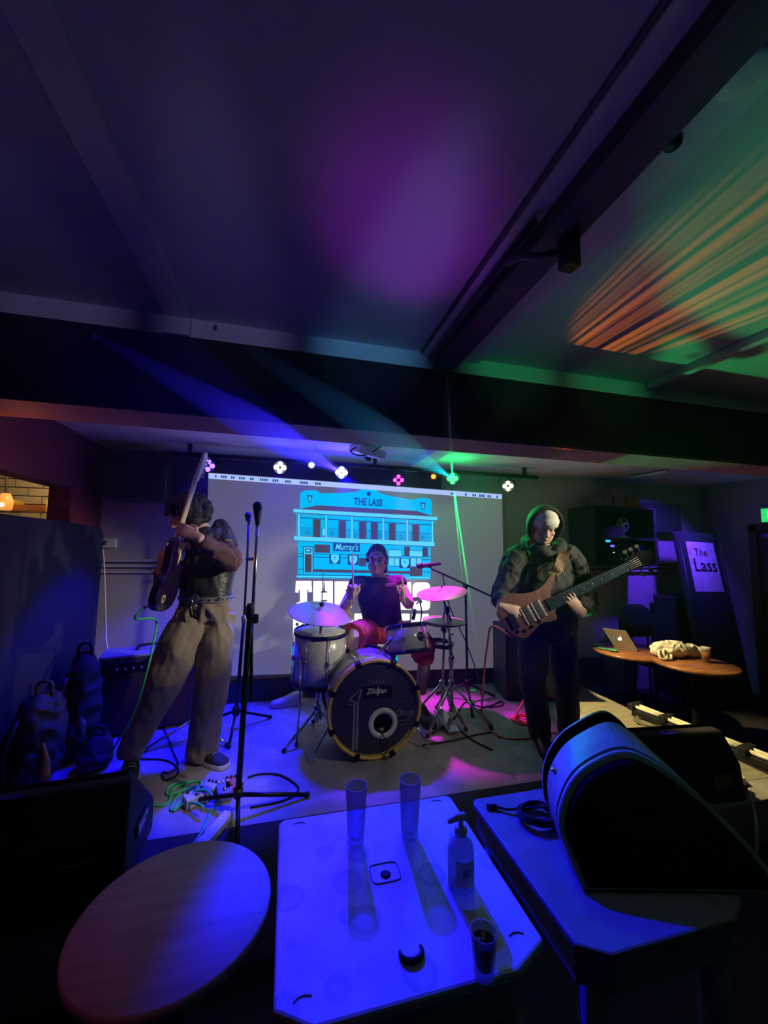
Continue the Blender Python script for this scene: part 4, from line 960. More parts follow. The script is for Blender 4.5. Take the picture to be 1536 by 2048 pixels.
for k in range(26):
    a = 2 * math.pi * k / 26; o = s_ * (.178 * math.cos(a)) + f_ * (.145 * math.sin(a))
    MB().lathe([(.007, 0), (.005, .004), (.001, .006)], x0 + o, o.normalized(), n=8).build('stud', M['chrome'], belt)
kp = at(390, 1198, 2.67)
ky = MB().tube([kp + V((.018 * math.cos(a * .4488), -.0, .028 * math.sin(a * .4488))) for a in range(14)], .0035, n=6, closed=True)
kr = ky.build('carabiner', M['chrome'], g)
MB().tube([kp + V((-.005 + .016 * math.cos(a * .4488), -.004, -.045 + .016 * math.sin(a * .4488))) for a in range(14)], .003, n=6, closed=True).build('key_ring', M['chrome'], kr)
for k, dx in enumerate((-.02, .0, .018)):
    MB().box(kp + V((dx, -.006, -.085 - .006 * k)), (.014, .003, .055), (0, .25 * (k - 1), 0)).build('key', M['chrome'], kr, bevel=.001)
snk = mat('dark_canvas_sneaker', (0.03, 0.03, 0.04), 0.8)
shoe(g, (ankL.x - .06, ankL.y + .03), (.80, -.62), .29, snk, M['white_plastic'])
shoe(g, (ankR.x - .01, ankR.y + .10), (.25, -.95), .28, snk, M['white_plastic'])

# ---- the guitarist's electric guitar
gO = at(318, 1222, 2.52); gN = V((-.985, .08, .1)); gN = (gN - gD * gN.dot(gD)).normalized(); gW = gD.cross(gN)
def gp(l, wv, n=0.0): return gO + gD * l + gW * wv + gN * n
eg = thing('electric_guitar', 'glossy purple-black electric guitar with maple neck pointing at the ceiling', 'guitar', gO)
gbm = mat('purple_black_lacquer', (0.020, 0.006, 0.06), 0.14, coat=0.6)
out = [(0.0, 0.0), (.01, .09), (.05, .145), (.11, .16), (.17, .145), (.22, .115), (.28, .115), (.34, .135), (.395, .13), (.425, .105), (.415, .08), (.37, .055), (.345, .03), (.34, -.03), (.36, -.055), (.385, -.085), (.38, -.115), (.34, -.13), (.28, -.12), (.22, -.108), (.17, -.13), (.12, -.155), (.06, -.15), (.015, -.10)]
def smooth_poly(o, n=4):
    q = [V((x, y, 0)) for x, y in o]; q = q + q[:3]; r = catmull([q[-4]] + q, n)
    seg = r[n:n + n * len(o)]; return [(p.x, p.y) for p in seg]
so_ = smooth_poly(out, 9)
MB().prism([(a, c) for a, c in so_], gp(0, 0, .022), gD, gW, .044).build('guitar_body', gbm, eg, bevel=.008)
pg = [(.10, -.12), (.16, -.11), (.22, -.09), (.28, -.10), (.33, -.105), (.345, -.05), (.345, .03), (.36, .06), (.39, .10), (.36, .11), (.30, .09), (.24, .09), (.20, .07), (.15, .04), (.12, -.03)]
MB().prism(smooth_poly(pg, 3), gp(0, 0, .0247), gD, gW, .0026).build('pickguard', M['black_gloss'], eg)
for l in (.16, .23, .30): MB().box(gp(l, 0, .029), (.018, .078, .01), Matrix((gD, gW, gN)).transposed()).build('pickup', M['white_plastic'], eg, bevel=.004)
MB().box(gp(.10, 0, .028), (.035, .08, .012), Matrix((gD, gW, gN)).transposed()).build('bridge', M['chrome'], eg, bevel=.002)
MB().prism([(.27, 0), (.33, .019), (.41, .0235), (.41, -.0235), (.33, -.019)], gp(0, 0, .014), gD, gW, .0385).build('neck_heel', M['maple'], eg, bevel=.003)
MB().box(gp(.33, -.055, -.0225), (.05, .04, .004), Matrix((gD, gW, gN)).transposed()).build('neck_plate', M['white_plastic'], eg, bevel=.004)
MB().box(gp(.20, .0, -.0225), (.09, .07, .003), Matrix((gD, gW, gN)).transposed()).build('spring_cover', M['black_gloss'], eg, bevel=.003)
ylw = mat('cream_knob', (0.80, 0.72, 0.25), 0.4)
for l, ww in ((.16, -.075), (.12, -.085), (.085, -.10)): MB().lathe([(.012, 0), (.012, .006), (.009, .012), (.001, .012)], gp(l, ww, .024), gN, n=14).build('knob', ylw, eg)
kq = gp(.075, .06, -.0222)
MB().lathe([(.024, 0), (.024, .003), (.015, .003), (.015, 0)], kq, -gN, n=20, ring=True).build('round_sticker', ylw, eg)
nk = MB(); rr = [[gp(.24, .004 * math.cos(a), -.0225 + .003 * math.sin(a)) for a in [2 * math.pi * k / 14 for k in range(14)]], [gp(.30, .022 * math.cos(a), -.018 + .008 * math.sin(a)) for a in [2 * math.pi * k / 14 for k in range(14)]]] * 0
for l in (.335, .36, .5, .65, .82):
    hw = .028 - .007 * (l - .335) / .48; th = .024 if l < .40 else .021
    rr.append([gp(l, hw * math.cos(a) , (.030 if math.sin(a) > 0 else .030 + th * math.sin(a))) for a in [2 * math.pi * k / 14 for k in range(14)]])
nk.loft(rr); nk.build('neck', M['maple'], eg)
hs = [(.80, .022), (.825, .030), (.86, .048), (.93, .060), (.985, .050), (1.0, .025), (.985, -.006), (.955, -.012), (.93, -.008), (.85, -.020), (.80, -.022)]
hd_ = MB().prism([(a, -c) for a, c in hs], gp(0, 0, .025), gD, gW, .015).build('headstock', mat('pale_headstock', (0.75, 0.62, 0.45), 0.35), eg, bevel=.003)
for k in range(6):
    l = .845 + .026 * k; ww = .036 + .003 * k
    tn = MB().lathe([(.004, 0), (.004, .012)], gp(l, -.014, .025), gN, n=8).build('tuner_post', M['chrome'], eg)
    MB().tube([gp(l, -ww, .012), gp(l, -ww - .022, .012)], .003, n=6).ball(gp(l, -ww - .032, .012), .008, n=8, m=6).build('tuner', M['chrome'], eg)
fr_ = MB()
for k in range(21):
    l = .82 - .485 * (1 - 2 ** (-(k + 1) / 12)) * 1.33
    if l < .345: break
    fr_.box(gp(l, 0, .031), (.002, .045, .002), Matrix((gD, gW, gN)).transposed())
fr_.build('frets', M['chrome'], eg)['kind'] = 'stuff'
sg = MB()
for k in range(6):
    ww = -.022 + .0088 * k; sg.tube([gp(.10, ww * 1.1, .036), gp(.815, ww * .8, .033), gp(.845 + .026 * k, -.014, .033)], .0007, n=4, cap=False)
sg.build('strings', M['chrome'], eg)
jk0 = gp(.035, .10, .015)
MB().tube([jk0, jk0 + V((-.03, -.02, -.01))], .008).build('jack_plug', M['chrome'], eg)

# ---- bass player
BP = at(1095, 1488, 2.52); BP.z = STAGE_Z
bb_ = thing('person', 'bass player in dark hooded jacket and pale beanie looking down at the strings', 'person', BP)
hc = at(1088, 1052, 2.34); hf, hu = V((-.34, -.80, -.46)), V((-.10, -.40, 1))
neckb, chest, hipc = at(1082, 1098, 2.47), at(1087, 1150, 2.50), at(1094, 1252, 2.53)
shR, elR, wrR = at(1030, 1118, 2.48), at(1003, 1192, 2.42), at(1006, 1212, 2.24)
bO = at(1008, 1252, 2.22); bD = (at(1313, 1104, 2.08) - bO).normalized(); bN = V((-.10, -.95, .28)); bN = (bN - bD * bN.dot(bD)).normalized(); bW = bN.cross(bD)
def bp(l, wv, n=0.0): return bO + bD * l + bW * wv + bN * n
shL, elL, wrL = at(1144, 1116, 2.45), at(1174, 1203, 2.36), bp(.475, -.125, .022)
hipR, kneeR, ankR = at(1066, 1262, 2.53), at(1066, 1372, 2.47), at(1082, 1466, 2.50)
hipL, kneeL, ankL = at(1122, 1260, 2.53), at(1132, 1370, 2.52), at(1138, 1458, 2.58)
side = V((1, -.05, 0))
b = MB(); P_, R_ = head(b, hc, hf, hu, neckb)
b.trunk([(hipc - V((0, 0, .08)), .14, .10), (hipc, .15, .11), ((hipc + chest) / 2, .14, .10), (chest, .165, .11), (neckb - V((0, 0, .05)), .14, .085), (neckb, .06, .06)], side)
limb(b, [shR, elR, wrR], [.052, .042, .030]); limb(b, [shL, elL, wrL], [.052, .042, .030])
limb(b, [hipR, kneeR, ankR], [.085, .058, .040]); limb(b, [hipL, kneeL, ankL], [.085, .058, .040])
hand(b, wrR, bp(.155, .005, .03) - wrR, bN + bW * .3, bD + bW, [(.25, .5, .4), (.3, .6, .5), (.35, .7, .5), (.4, .7, .5)], thumb=(.6, .8, .2), spread=.6)
hand(b, wrL, bW * 1.0 - bD * .12 + bN * .12, bN + bW * .25, bD, [(.10, .55, .5), (.12, .6, .55), (.15, .6, .55), (.2, .6, .5)], thumb=(.8, .5, .6), spread=.9)
b.build('body', M['skin'], bb_, remesh=0.0042, smooth=2)
face_bits(bb_, P_, R_, hair_m, mat('lip_skin_2', (0.48, 0.25, 0.22), 0.5), closed=True)
jm = mat('dark_hooded_jacket_cloth', (0.022, 0.027, 0.027), 0.8, vary=0.2, scale=20, bump=0.12, bscale=150)
jk = MB()
jk.trunk([(hipc - V((0, 0, .03)), .205, .16), (hipc + V((0, 0, .06)), .225, .175), (chest - V((0, 0, .06)), .225, .17), (chest + V((0, 0, .05)), .215, .15), (neckb - V((0, 0, .06)), .18, .12), (neckb + V((0, 0, .015)), .085, .09)], side, n=24)
jk.build('jacket', jm, bb_, remesh=0.007, smooth=2, wrinkle=(0.012, 10, (1, 1, .55)))
for a_, e_, w_ in ((shR, elR, wrR), (shL, elL, wrL)):
    s_ = MB(); limb(s_, [a_ + (chest - a_) * .25 + V((0, 0, .05)), a_, (a_ + e_) / 2, e_, (e_ + w_) / 2, w_ + (e_ - w_) * .20], [.078, .078, .071, .066, .054, .038])
    s_.build('sleeve', jm, bb_, remesh=0.007, smooth=2, wrinkle=(0.011, 14, (1, 1, .8)))
f_, u_, s_ = frame(hf, hu)
hd = MB(); prof = [(.001, -.150), (.05, -.145), (.095, -.118), (.122, -.06), (.130, -.01), (.128, .02), (.121, .030), (.116, .028), (.117, .015), (.118, -.01), (.110, -.05), (.08, -.10), (.001, -.125)]
n_ = 32; vs = []
for r, z in prof:
    for k in range(n_):
        a = 2 * math.pi * k / n_; ca, sa = math.cos(a), math.sin(a)
        st = 1.22 if sa < 0 else 1.10
        vs.append(hc + f_ * (z + .012 - .03 * max(0, -sa)) + s_ * (r * .92 * ca) + u_ * (r * st * sa + .012))
hd.add(vs, [(i * n_ + k, i * n_ + (k + 1) % n_, (i + 1) * n_ + (k + 1) % n_, (i + 1) * n_ + k) for i in range(len(prof) - 1) for k in range(n_)], 0, True)
hd.build('hood', jm, bb_)
MB().tube([hc + f_ * (.035 - .03 * max(0, -math.sin(a))) + s_ * (.113 * math.cos(a)) + u_ * ((.150 if math.sin(a) < 0 else .134) * math.sin(a) + .012) for a in [2 * math.pi * k / 28 for k in range(28)]], .008, n=8, closed=True).build('hood_hem', jm, bb_)
cw = MB(); cw.tube([neckb + V((-.10, -.06, .03)), neckb + V((-.07, -.10, -.01)), neckb + V((.0, -.12, -.05)), neckb + V((.07, -.10, -.01)), neckb + V((.11, -.05, .04)), neckb + V((.06, .07, .05)), neckb + V((-.06, .07, .05)), neckb + V((-.10, -.06, .03))], [.042, .045, .035, .045, .045, .05, .05, .042], n=10, smooth=4)
cw.build('hood_collar', jm, bb_, remesh=.008, smooth=3, wrinkle=(.008, 14, (1, 1, 1)))
bm_m = mat('pale_knit_beanie', (0.66, 0.67, 0.60), 0.9, vary=0.1, scale=40, bump=0.3, bscale=90)
bn = MB(); prof = [(.092, .014), (.097, .018), (.100, .052), (.096, .070), (.090, .074), (.086, .092), (.068, .116), (.038, .131), (.001, .136)]; vs = []
for r, z in prof:
    for k in range(n_):
        a = 2 * math.pi * k / n_
        vs.append(hc + u_ * (z - .004 + .012 * math.sin(a)) + s_ * (r * .94 * math.cos(a)) + f_ * (r * 1.16 * math.sin(a) - .010))
bn.add(vs, [(i * n_ + k, i * n_ + (k + 1) % n_, (i + 1) * n_ + (k + 1) % n_, (i + 1) * n_ + k) for i in range(len(prof) - 1) for k in range(n_)], 0, True)
be = bn.build('beanie', bm_m, bb_)
MB().box(hc + u_ * .056 + f_ * .108, (.03, .004, .006), rotm(s_, f_, u_)).build('beanie_tab', M['white_plastic'], be)
for dx, l in ((-.025, .16), (.02, .13)):
    q = neckb + V((dx, -.15, -.06))
    MB().tube([q, q + V((-.008, -.05, -.06)), q + V((.01, -.05, -l))], .004, n=6, smooth=4).build('drawstring', mat('grey_cord', (0.35, 0.35, 0.36), 0.8), bb_)
tr = MB()
tr.trunk([(hipc - V((0, 0, .10)), .165, .12), (hipc - V((0, 0, .02)), .165, .125), (hipc + V((0, 0, .05)), .16, .12)], side)
limb(tr, [hipR, (hipR + kneeR) / 2, kneeR, (kneeR + ankR) / 2, ankR - V((0, 0, .02))], [.105, .098, .085, .075, .070])
limb(tr, [hipL, (hipL + kneeL) / 2, kneeL, (kneeL + ankL) / 2, ankL - V((0, 0, .02))], [.105, .098, .085, .075, .070])
tr.build('jeans', M['denim_black'], bb_, remesh=0.008, smooth=3, wrinkle=(0.009, 9, (1, 1, .6)))
bt = mat('black_boot_leather', (0.02, 0.02, 0.02), 0.4)
shoe(bb_, (ankR.x + .02, ankR.y + .06), (-.35, -.93), .29, bt, M['rubber'], h=.12)
shoe(bb_, (ankL.x, ankL.y + .06), (.30, -.95), .29, bt, M['rubber'], h=.12)

bg = thing('bass_guitar', 'five-string brown wooden bass guitar with long dark neck', 'guitar', bO)
out = [(0.0, .03), (.0, .09), (.05, .155), (.12, .165), (.20, .130), (.28, .112), (.36, .125), (.43, .158), (.462, .160), (.45, .135), (.40, .085), (.365, .045), (.355, -.03), (.335, -.06), (.325, -.095), (.29, -.098), (.22, -.082), (.15, -.100), (.09, -.118), (.035, -.09), (.01, -.03)]
MB().prism([(a, c) for a, c in smooth_poly(out, 8)], bp(0, 0, .02), bD, bW, -.042).build('bass_body', M['rose'], bg, bevel=.008)
RB = Matrix((bD, bW, bN)).transposed()
fbm = mat('dark_fingerboard', (0.008, 0.022, 0.038), 0.8, spec=.1)
rr = []
for l in (.31, .40, .60, .92):
    hw = .037 - .010 * (l - .31) / .61; rr.append([bp(l, hw, .034), bp(l, -hw, .034), bp(l, -hw, .026), bp(l, -hw * .8, .008), bp(l, 0, .002), bp(l, hw * .8, .008), bp(l, hw, .026)])
MB().loft(rr, sm=False).build('neck', fbm, bg, bevel=.002)
MB().prism([(.91, .027), (.95, .040), (1.0, .055), (1.06, .052), (1.13, .035), (1.14, .0), (1.12, -.03), (1.05, -.045), (.98, -.045), (.91, -.027)], bp(0, 0, .006), bD, bW, .016).build('headstock', mat('dark_headstock', (0.005, 0.005, 0.006), 0.9, spec=.05), bg, bevel=.003)
for l, sg_ in ((.975, 1), (1.02, 1), (1.07, 1), (1.0, -1), (1.06, -1)):
    MB().tube([bp(l, sg_ * .045, .012), bp(l, sg_ * .075, .012)], .005, n=6).box(bp(l, sg_ * .088, .012), (.028, .022, .006), RB).build('tuner', M['rubber'], bg)
pk = mat('pale_pickup_cover', (0.55, 0.45, 0.40), 0.5)
for l in (.165, .245):
    q = MB().box(bp(l, 0, .025), (.038, .105, .012), RB).build('pickup', M['black'], bg, bevel=.003)
    for k in (-1, 1): MB().box(bp(l + k * .026, 0, .0235), (.012, .108, .010), RB).build('pickup_surround', pk, q, bevel=.002)
MB().box(bp(.06, 0, .027), (.05, .09, .014), RB).build('bridge', M['steel_black'], bg, bevel=.003)
for l, ww in ((.10, -.075), (.155, -.072), (.06, -.06), (.215, -.062)): MB().lathe([(.010, 0), (.010, .012), (.006, .015), (.001, .015)], bp(l, ww, .02), bN, n=12).build('knob', M['black'], bg)
sg = MB()
for k in range(5):
    ww = -.03 + .015 * k; sg.tube([bp(.06, ww, .040), bp(.92, ww * .7, .038), bp(1.02, ww * .9, .03)], .0011, n=4, cap=False)
sg.build('strings', M['chrome'], bg)
fr_ = MB()
for k in range(22):
    l = .915 - .865 * (1 - 2 ** (-(k + 1) / 12))
    if l < .33: break
    fr_.box(bp(l, 0, .0345), (.0012, .058, .0008), RB)
fr_.build('frets', M['steel_black'], bg)['kind'] = 'stuff'
dots = MB()
for k in (3, 5, 7, 9, 12, 15):
    l = .915 - .865 * (1 - 2 ** (-(k - .5) / 12)); dots.lathe([(.004, 0), (.004, .001), (.001, .0012)], bp(l, 0, .0342), bN, n=8)
dots.build('inlay_dots', M['white_plastic'], bg)
# brown strap over the shoulder
stp = [bp(.452, .150, .0), at(1114, 1140, 2.24), at(1124, 1118, 2.25), at(1132, 1104, 2.29), at(1138, 1098, 2.38), at(1136, 1100, 2.48), at(1126, 1112, 2.60)]
pts = catmull(stp, 6); rr = []
for i, p in enumerate(pts):
    d = (pts[min(i + 1, len(pts) - 1)] - pts[max(i - 1, 0)]).normalized(); sd = (V((1, 0, .35)) - d * V((1, 0, .35)).dot(d)).normalized(); nn = d.cross(sd)
    hw = .034
    rr.append([p + sd * hw + nn * .003, p + sd * hw - nn * .003, p - sd * hw - nn * .003, p - sd * hw + nn * .003])
MB().loft(rr, sm=False).build('strap', mat('brown_leather_strap', (0.20, 0.12, 0.055), 0.6), bg)

# ---- drummer
DP = V((0.80, 3.30, STAGE_Z))
dr = thing('person', 'seated drummer in black sleeveless shirt and red shorts raising both drumsticks', 'person', DP)
hc = at(754, 1119, 3.16); hf, hu = V((-.30, -.94, -.10)), V((0, -.08, 1))
neckb, chest, hipc = at(757, 1152, 3.22), at(758, 1188, 3.27), at(764, 1256, 3.36)
shR, elR, wrR = at(714, 1168, 3.24), at(690, 1214, 3.12), at(701, 1196, 2.92)
shL, elL, wrL = at(798, 1166, 3.24), at(817, 1206, 3.10), at(806, 1196, 2.93)
hipR, kneeR, ankR = at(738, 1266, 3.33), at(705, 1275, 3.00), V((.64, 3.20, STAGE_Z + .13))
hipL, kneeL, ankL = at(792, 1266, 3.33), at(846, 1288, 3.02), at(842, 1385, 3.10)
side = V((1, -.1, 0))
b = MB(); P_, R_ = head(b, hc, hf, hu, neckb)
b.trunk([(hipc - V((0, 0, .08)), .14, .105), (hipc, .14, .105), ((hipc + chest) / 2, .125, .09), (chest, .14, .085), (neckb - V((0, 0, .05)), .11, .06), (neckb, .060, .060)], side)
limb(b, [shR, elR, wrR], [.052, .048, .032]); limb(b, [shL, elL, wrL], [.052, .048, .032])
limb(b, [hipR, kneeR, ankR], [.088, .062, .042]); limb(b, [hipL, kneeL, ankL], [.088, .062, .042])
for w_, tx in ((wrR, .5), (wrL, -.5)):
    hand(b, w_, V((0.0, -.35, 1)), V((-.6 * (1 if tx > 0 else -1), -.6, .2)), V((tx, -.5, .3)), [(1.1, 1.2, .7)] * 4, thumb=(.8, .3, .5))
b.build('body', M['skin'], dr, remesh=0.0042, smooth=2)
hm = mat('short_dark_hair', (0.05, 0.03, 0.022), 0.8, scale=80)
f_, u_, s_ = frame(hf, hu); hb = MB()
hb.ball(hc + u_ * .040 - f_ * .020, (.079, .094, .088), rotm(s_, f_, u_), 20, 14)
for k in range(40):
    a = random.uniform(-1.9, 1.9); z = random.uniform(-.10, .06); q = V((0, 0, 0)) + s_ * (.074 * math.sin(a)) - f_ * (.085 * math.cos(a) + .02) + u_ * z
    if z < -.01 and math.cos(a) < .1: continue
    hb.ball(hc + q, .020, n=8, m=6)
hb.build('hair', hm, dr, remesh=0.006, smooth=1, wrinkle=(.004, 60, (1, 1, .6)))
face_bits(dr, P_, R_, hm, mat('lip_skin_3', (0.5, 0.25, 0.22), 0.5))
ts = MB()
ts.trunk([(hipc + V((0, 0, -.02)), .178, .145), (hipc + V((0, 0, .08)), .168, .14), (chest - V((0, 0, .04)), .175, .14), (chest + V((0, 0, .06)), .185, .13), (neckb - V((0, 0, .045)), .155, .10), (neckb - V((0, 0, .012)), .085, .08)], side)
for a_, e_ in ((shR, elR), (shL, elL)): limb(ts, [a_ + (chest - a_) * .3 + V((0, 0, .03)), a_ + V((0, 0, .008)), a_ + (e_ - a_) * .16], [.062, .060, .056])
shirt = ts.build('sleeveless_shirt', mat('black_cotton', (0.022, 0.022, 0.03), 0.9, scale=30), dr, remesh=0.008, smooth=3, wrinkle=(.008, 9, (1, 1, .6)))
pr_ = MB(); q0 = at(776, 1170, 3.085)
for k in range(4): pr_.tube([q0 + V((.022 * k - .01 + .012 * math.cos(a), 0, .010 * math.sin(a))) for a in [j * .785 for j in range(8)]], .002, n=5, closed=True)
pr_.build('chest_print', mat('pink_print', (0.7, 0.35, 0.5), 0.7), shirt)
sm_ = MB()
sm_.trunk([(hipc - V((0, 0, .10)), .175, .135), (hipc - V((0, 0, .02)), .178, .145), (hipc + V((0, 0, .03)), .17, .14)], side)
limb(sm_, [hipR, (hipR + kneeR) / 2, kneeR + (kneeR - hipR) * .02], [.118, .120, .105]); limb(sm_, [hipL, (hipL + kneeL) / 2, kneeL, kneeL + (ankL - kneeL) * .30], [.118, .115, .095, .088])
sm_.build('shorts', mat('red_shorts_cloth', (0.62, 0.05, 0.045), 0.8, vary=.15, scale=12), dr, remesh=0.008, smooth=3, wrinkle=(.009, 9, (1, 1, 1)))
for an in (ankR, ankL):
    shoe(dr, (an.x, an.y + .05), (.05, -1), .28, bt, M['rubber'], z0=STAGE_Z + .001)
stm = mat('hickory_stick', (0.6, 0.42, 0.25), 0.5)
for w_, tp_, lab in ((wrR, at(704, 1102, 2.93), 'drumstick held upright beside the painted pub sign'), (wrL, at(802, 1138, 2.94), 'drumstick raised near the overhead microphone')):
    gpt = w_ + V((0, -.04, .06)); gpt = V((gpt.x + (.012 if w_ is wrR else -.012), gpt.y - .005, gpt.z)); d = (tp_ - gpt).normalized()
    st_ = thing('drumstick', lab, 'drumstick', gpt)
    MB().tube([gpt - d * .10, gpt - d * .05, gpt + d * .05, tp_ - d * .03], [.0075, .0078, .0075, .0045], n=10).build('shaft', stm, st_)
    MB().ball(tp_ - d * .024, (.006, .006, .011), n=8, m=6).build('tip', stm, st_)
# ---------------------------------------------------------------- foreground tables and what stands on them
def stained(name, col):
    m = bpy.data.materials.new(name); m.use_nodes = True; nt = m.node_tree; b = nt.nodes['Principled BSDF']; L = nt.links
    tc = nt.nodes.new('ShaderNodeTexCoord'); mp = nt.nodes.new('ShaderNodeMapping'); mp.inputs['Scale'].default_value = (9, 9, 9)
    L.new(tc.outputs['Object'], mp.inputs['Vector'])
    vo = nt.nodes.new('ShaderNodeTexVoronoi'); vo.inputs['Scale'].default_value = 1.0; L.new(mp.outputs['Vector'], vo.inputs['Vector'])
    r1 = nt.nodes.new('ShaderNodeValToRGB'); e = r1.color_ramp.elements
    e[0].position = .20; e[0].color = (.86, .86, .86, 1); e[1].position = .5; e[1].color = (1, 1, 1, 1)
    for p, c in ((.27, .68), (.32, .72), (.36, 1.0)): x = e.new(p); x.color = (c, c, c, 1)
    L.new(vo.outputs['Distance'], r1.inputs['Fac'])
    n = nt.nodes.new('ShaderNodeTexNoise'); n.inputs['Scale'].default_value = 9; n.inputs['Detail'].default_value = 5; L.new(tc.outputs['Object'], n.inputs['Vector'])
    r2 = nt.nodes.new('ShaderNodeValToRGB'); r2.color_ramp.elements[0].position = .3; r2.color_ramp.elements[1].position = .7
    r2.color_ramp.elements[0].color = tuple(c * .62 for c in col) + (1,); r2.color_ramp.elements[1].color = tuple(col) + (1,)
    L.new(n.outputs['Fac'], r2.inputs['Fac'])
    mx = nt.nodes.new('ShaderNodeMix'); mx.data_type = 'RGBA'; mx.blend_type = 'MULTIPLY'; mx.inputs['Factor'].default_value = 1
    L.new(r2.outputs['Color'], mx.inputs['A']); L.new(r1.outputs['Color'], mx.inputs['B']); L.new(mx.outputs['Result'], b.inputs['Base Color'])
    b.inputs['Roughness'].default_value = .45; return m
tabm = stained('worn_white_table_plastic', (.80, .80, .80)); tabd = mat('grey_table_plastic', (.35, .35, .36), .6, scale=20)
TZ = 0.75
def square_table(x0, x1, y0, y1, label, topm, cut=.07, far=.015, mark=True):
    cx, cy = (x0 + x1) / 2, (y0 + y1) / 2
    t = thing('square_table', label, 'table', (cx, cy, 0))
    o = [(x0 + cut, y0), (x1 - cut * 1.3, y0), (x1, y0 + cut * .6), (x1, y1 - far), (x1 - far, y1), (x0 + far, y1), (x0, y1 - far), (x0, y0 + cut * .6)]
    top = MB().prism([(a - cx, b - cy) for a, b in o], (cx, cy, TZ - .022), (1, 0, 0), (0, 1, 0), .022).build('tabletop', topm, t, bevel=.006)
    i = .014
    o2 = [(a + (i if a < cx else -i), b + (i if b < cy else -i)) for a, b in o]
    ap = MB(); n = len(o2)
    for k in range(n):
        p, q = V((*o2[k], 0)), V((*o2[(k + 1) % n], 0)); d = q - p
        ap.box(((p.x + q.x) / 2, (p.y + q.y) / 2, TZ - .055), (d.length, .012, .066), (0, 0, math.atan2(d.y, d.x)))
    ap.build('apron', tabd, t)
    for lx, ly in ((x0 + .06, y0 + .06), (x1 - .08, y0 + .06), (x0 + .06, y1 - .06), (x1 - .06, y1 - .06)):
        MB().tube([(lx, ly, TZ - .03), (lx, ly, 0.0)], [.034, .026], n=12).build('leg', tabd, t)
    if mark:
        for mx_, my_, a in ((x0 + .055, y0 + .045, .6), (x1 - .055, y0 + .06, .2), (x0 + .06, y1 - .035, .1), (x1 - .06, y1 - .03, -.1)):
            MB().tube([V((mx_, my_, TZ + .0005)) + V((.018 * math.cos(q), .010 * math.sin(q) , 0)) for q in [a + .3 * k for k in range(9)]], .0016, n=5).build('moulded_mark', tabd, top)
    return t, top
t1, top1 = square_table(0.005, .575, .765, 1.315, 'worn white square table with drink rings, glasses and a pump bottle on it', tabm)
hc_ = onz(771, 1749, TZ)
MB().lathe([(.0135, 0), (.0135, .0012), (.001, .0012)], hc_, n=20).build('parasol_hole', M['rubber'], top1)
MB().tube([hc_ + V((.038 * math.copysign(abs(math.cos(a)) ** .4, math.cos(a)), .030 * math.copysign(abs(math.sin(a)) ** .4, math.sin(a)) + .006, .0008)) for a in [2 * math.pi * k / 32 for k in range(32)]], .0018, n=5, closed=True).build('hole_plate_rim', tabd, top1)
t2, top2 = square_table(.635, 1.12, .745, 1.275, 'dark square table carrying the big black loudspeaker', mat('blue_grey_table_top', (.22, .22, .24), .5, scale=12), cut=.06, mark=False)
p = onz(822, 1906, TZ)
tag(MB().tube([p + V((.024 * math.cos(a), .020 * math.sin(a), .004)) for a in [2.9 + .34 * k for k in range(12)]], [.003, .005, .006, .006, .005, .003], n=8).build('hair_tie', M['rubber']), 'small dark open loop lying flat on the white table', 'hair tie')
# round table
rc = V((-.222, 1.068, 0))
t = thing('round_table', 'small round wooden table nearest the camera beside the white one', 'table', rc)
MB().lathe([(.195, TZ - .028), (.211, TZ - .022), (.213, TZ - .006), (.208, TZ), (.001, TZ)], rc, n=64).build('tabletop', mat('pale_worn_laminate', (.50, .40, .42), .55, vary=.25, scale=7, stretch=(1, 6, 1)), t)
MB().lathe([(.17, 0), (.17, .012), (.04, .03), (.03, .05), (.03, TZ - .06), (.08, TZ - .03)], rc, n=28).build('pedestal', M['steel_black'], t)
# glasses
liq_dark = mat('dark_drink', (.02, .006, .004), .1)
def tumbler(base, R0, R1, H, label, fill=0, liq=None, z0=TZ + .0015, group=None, foam=False, gm_=None):
    b = V((base.x, base.y, z0)); t = thing('beer_glass', label, 'glass', b, group)
    w_ = .0028; fl = .014
    MB().lathe([(R0 * .92, 0), (R0, .003), (R0 * 1.02, .012), (R1, H), (R1 - w_, H), (R0 * 1.0 - w_, fl + .004), (R0 * .7, fl), (.0005, fl)], b, n=32).build('glass_wall', gm_ or M['glass'], t)
    if fill:
        r = R0 + (R1 - R0) * fill - w_ - .0006
        MB().lathe([(R0 - w_ - .0012, fl + .005), (r, H * fill), (.0005, H * fill)], b, n=28).build('drink', liq, t)
        if foam: MB().lathe([(r, H * fill), (R0 + (R1 - R0) * .97 - w_ - .0006, H * .97), (.001, H * .97)], b, n=28).build('foam', M['foam'], t)
    return t
tumbler(onz(711, 1686, TZ), .024, .032, .155, 'empty beer glass on the white table, near its middle')
tumbler(onz(819, 1674, TZ), .025, .033, .160, 'nearly empty beer glass at the far edge of the white table')
tumbler(onz(968, 1952, TZ), .020, .027, .080, 'short tumbler of dark drink at the near edge of the white table', .8, liq_dark)
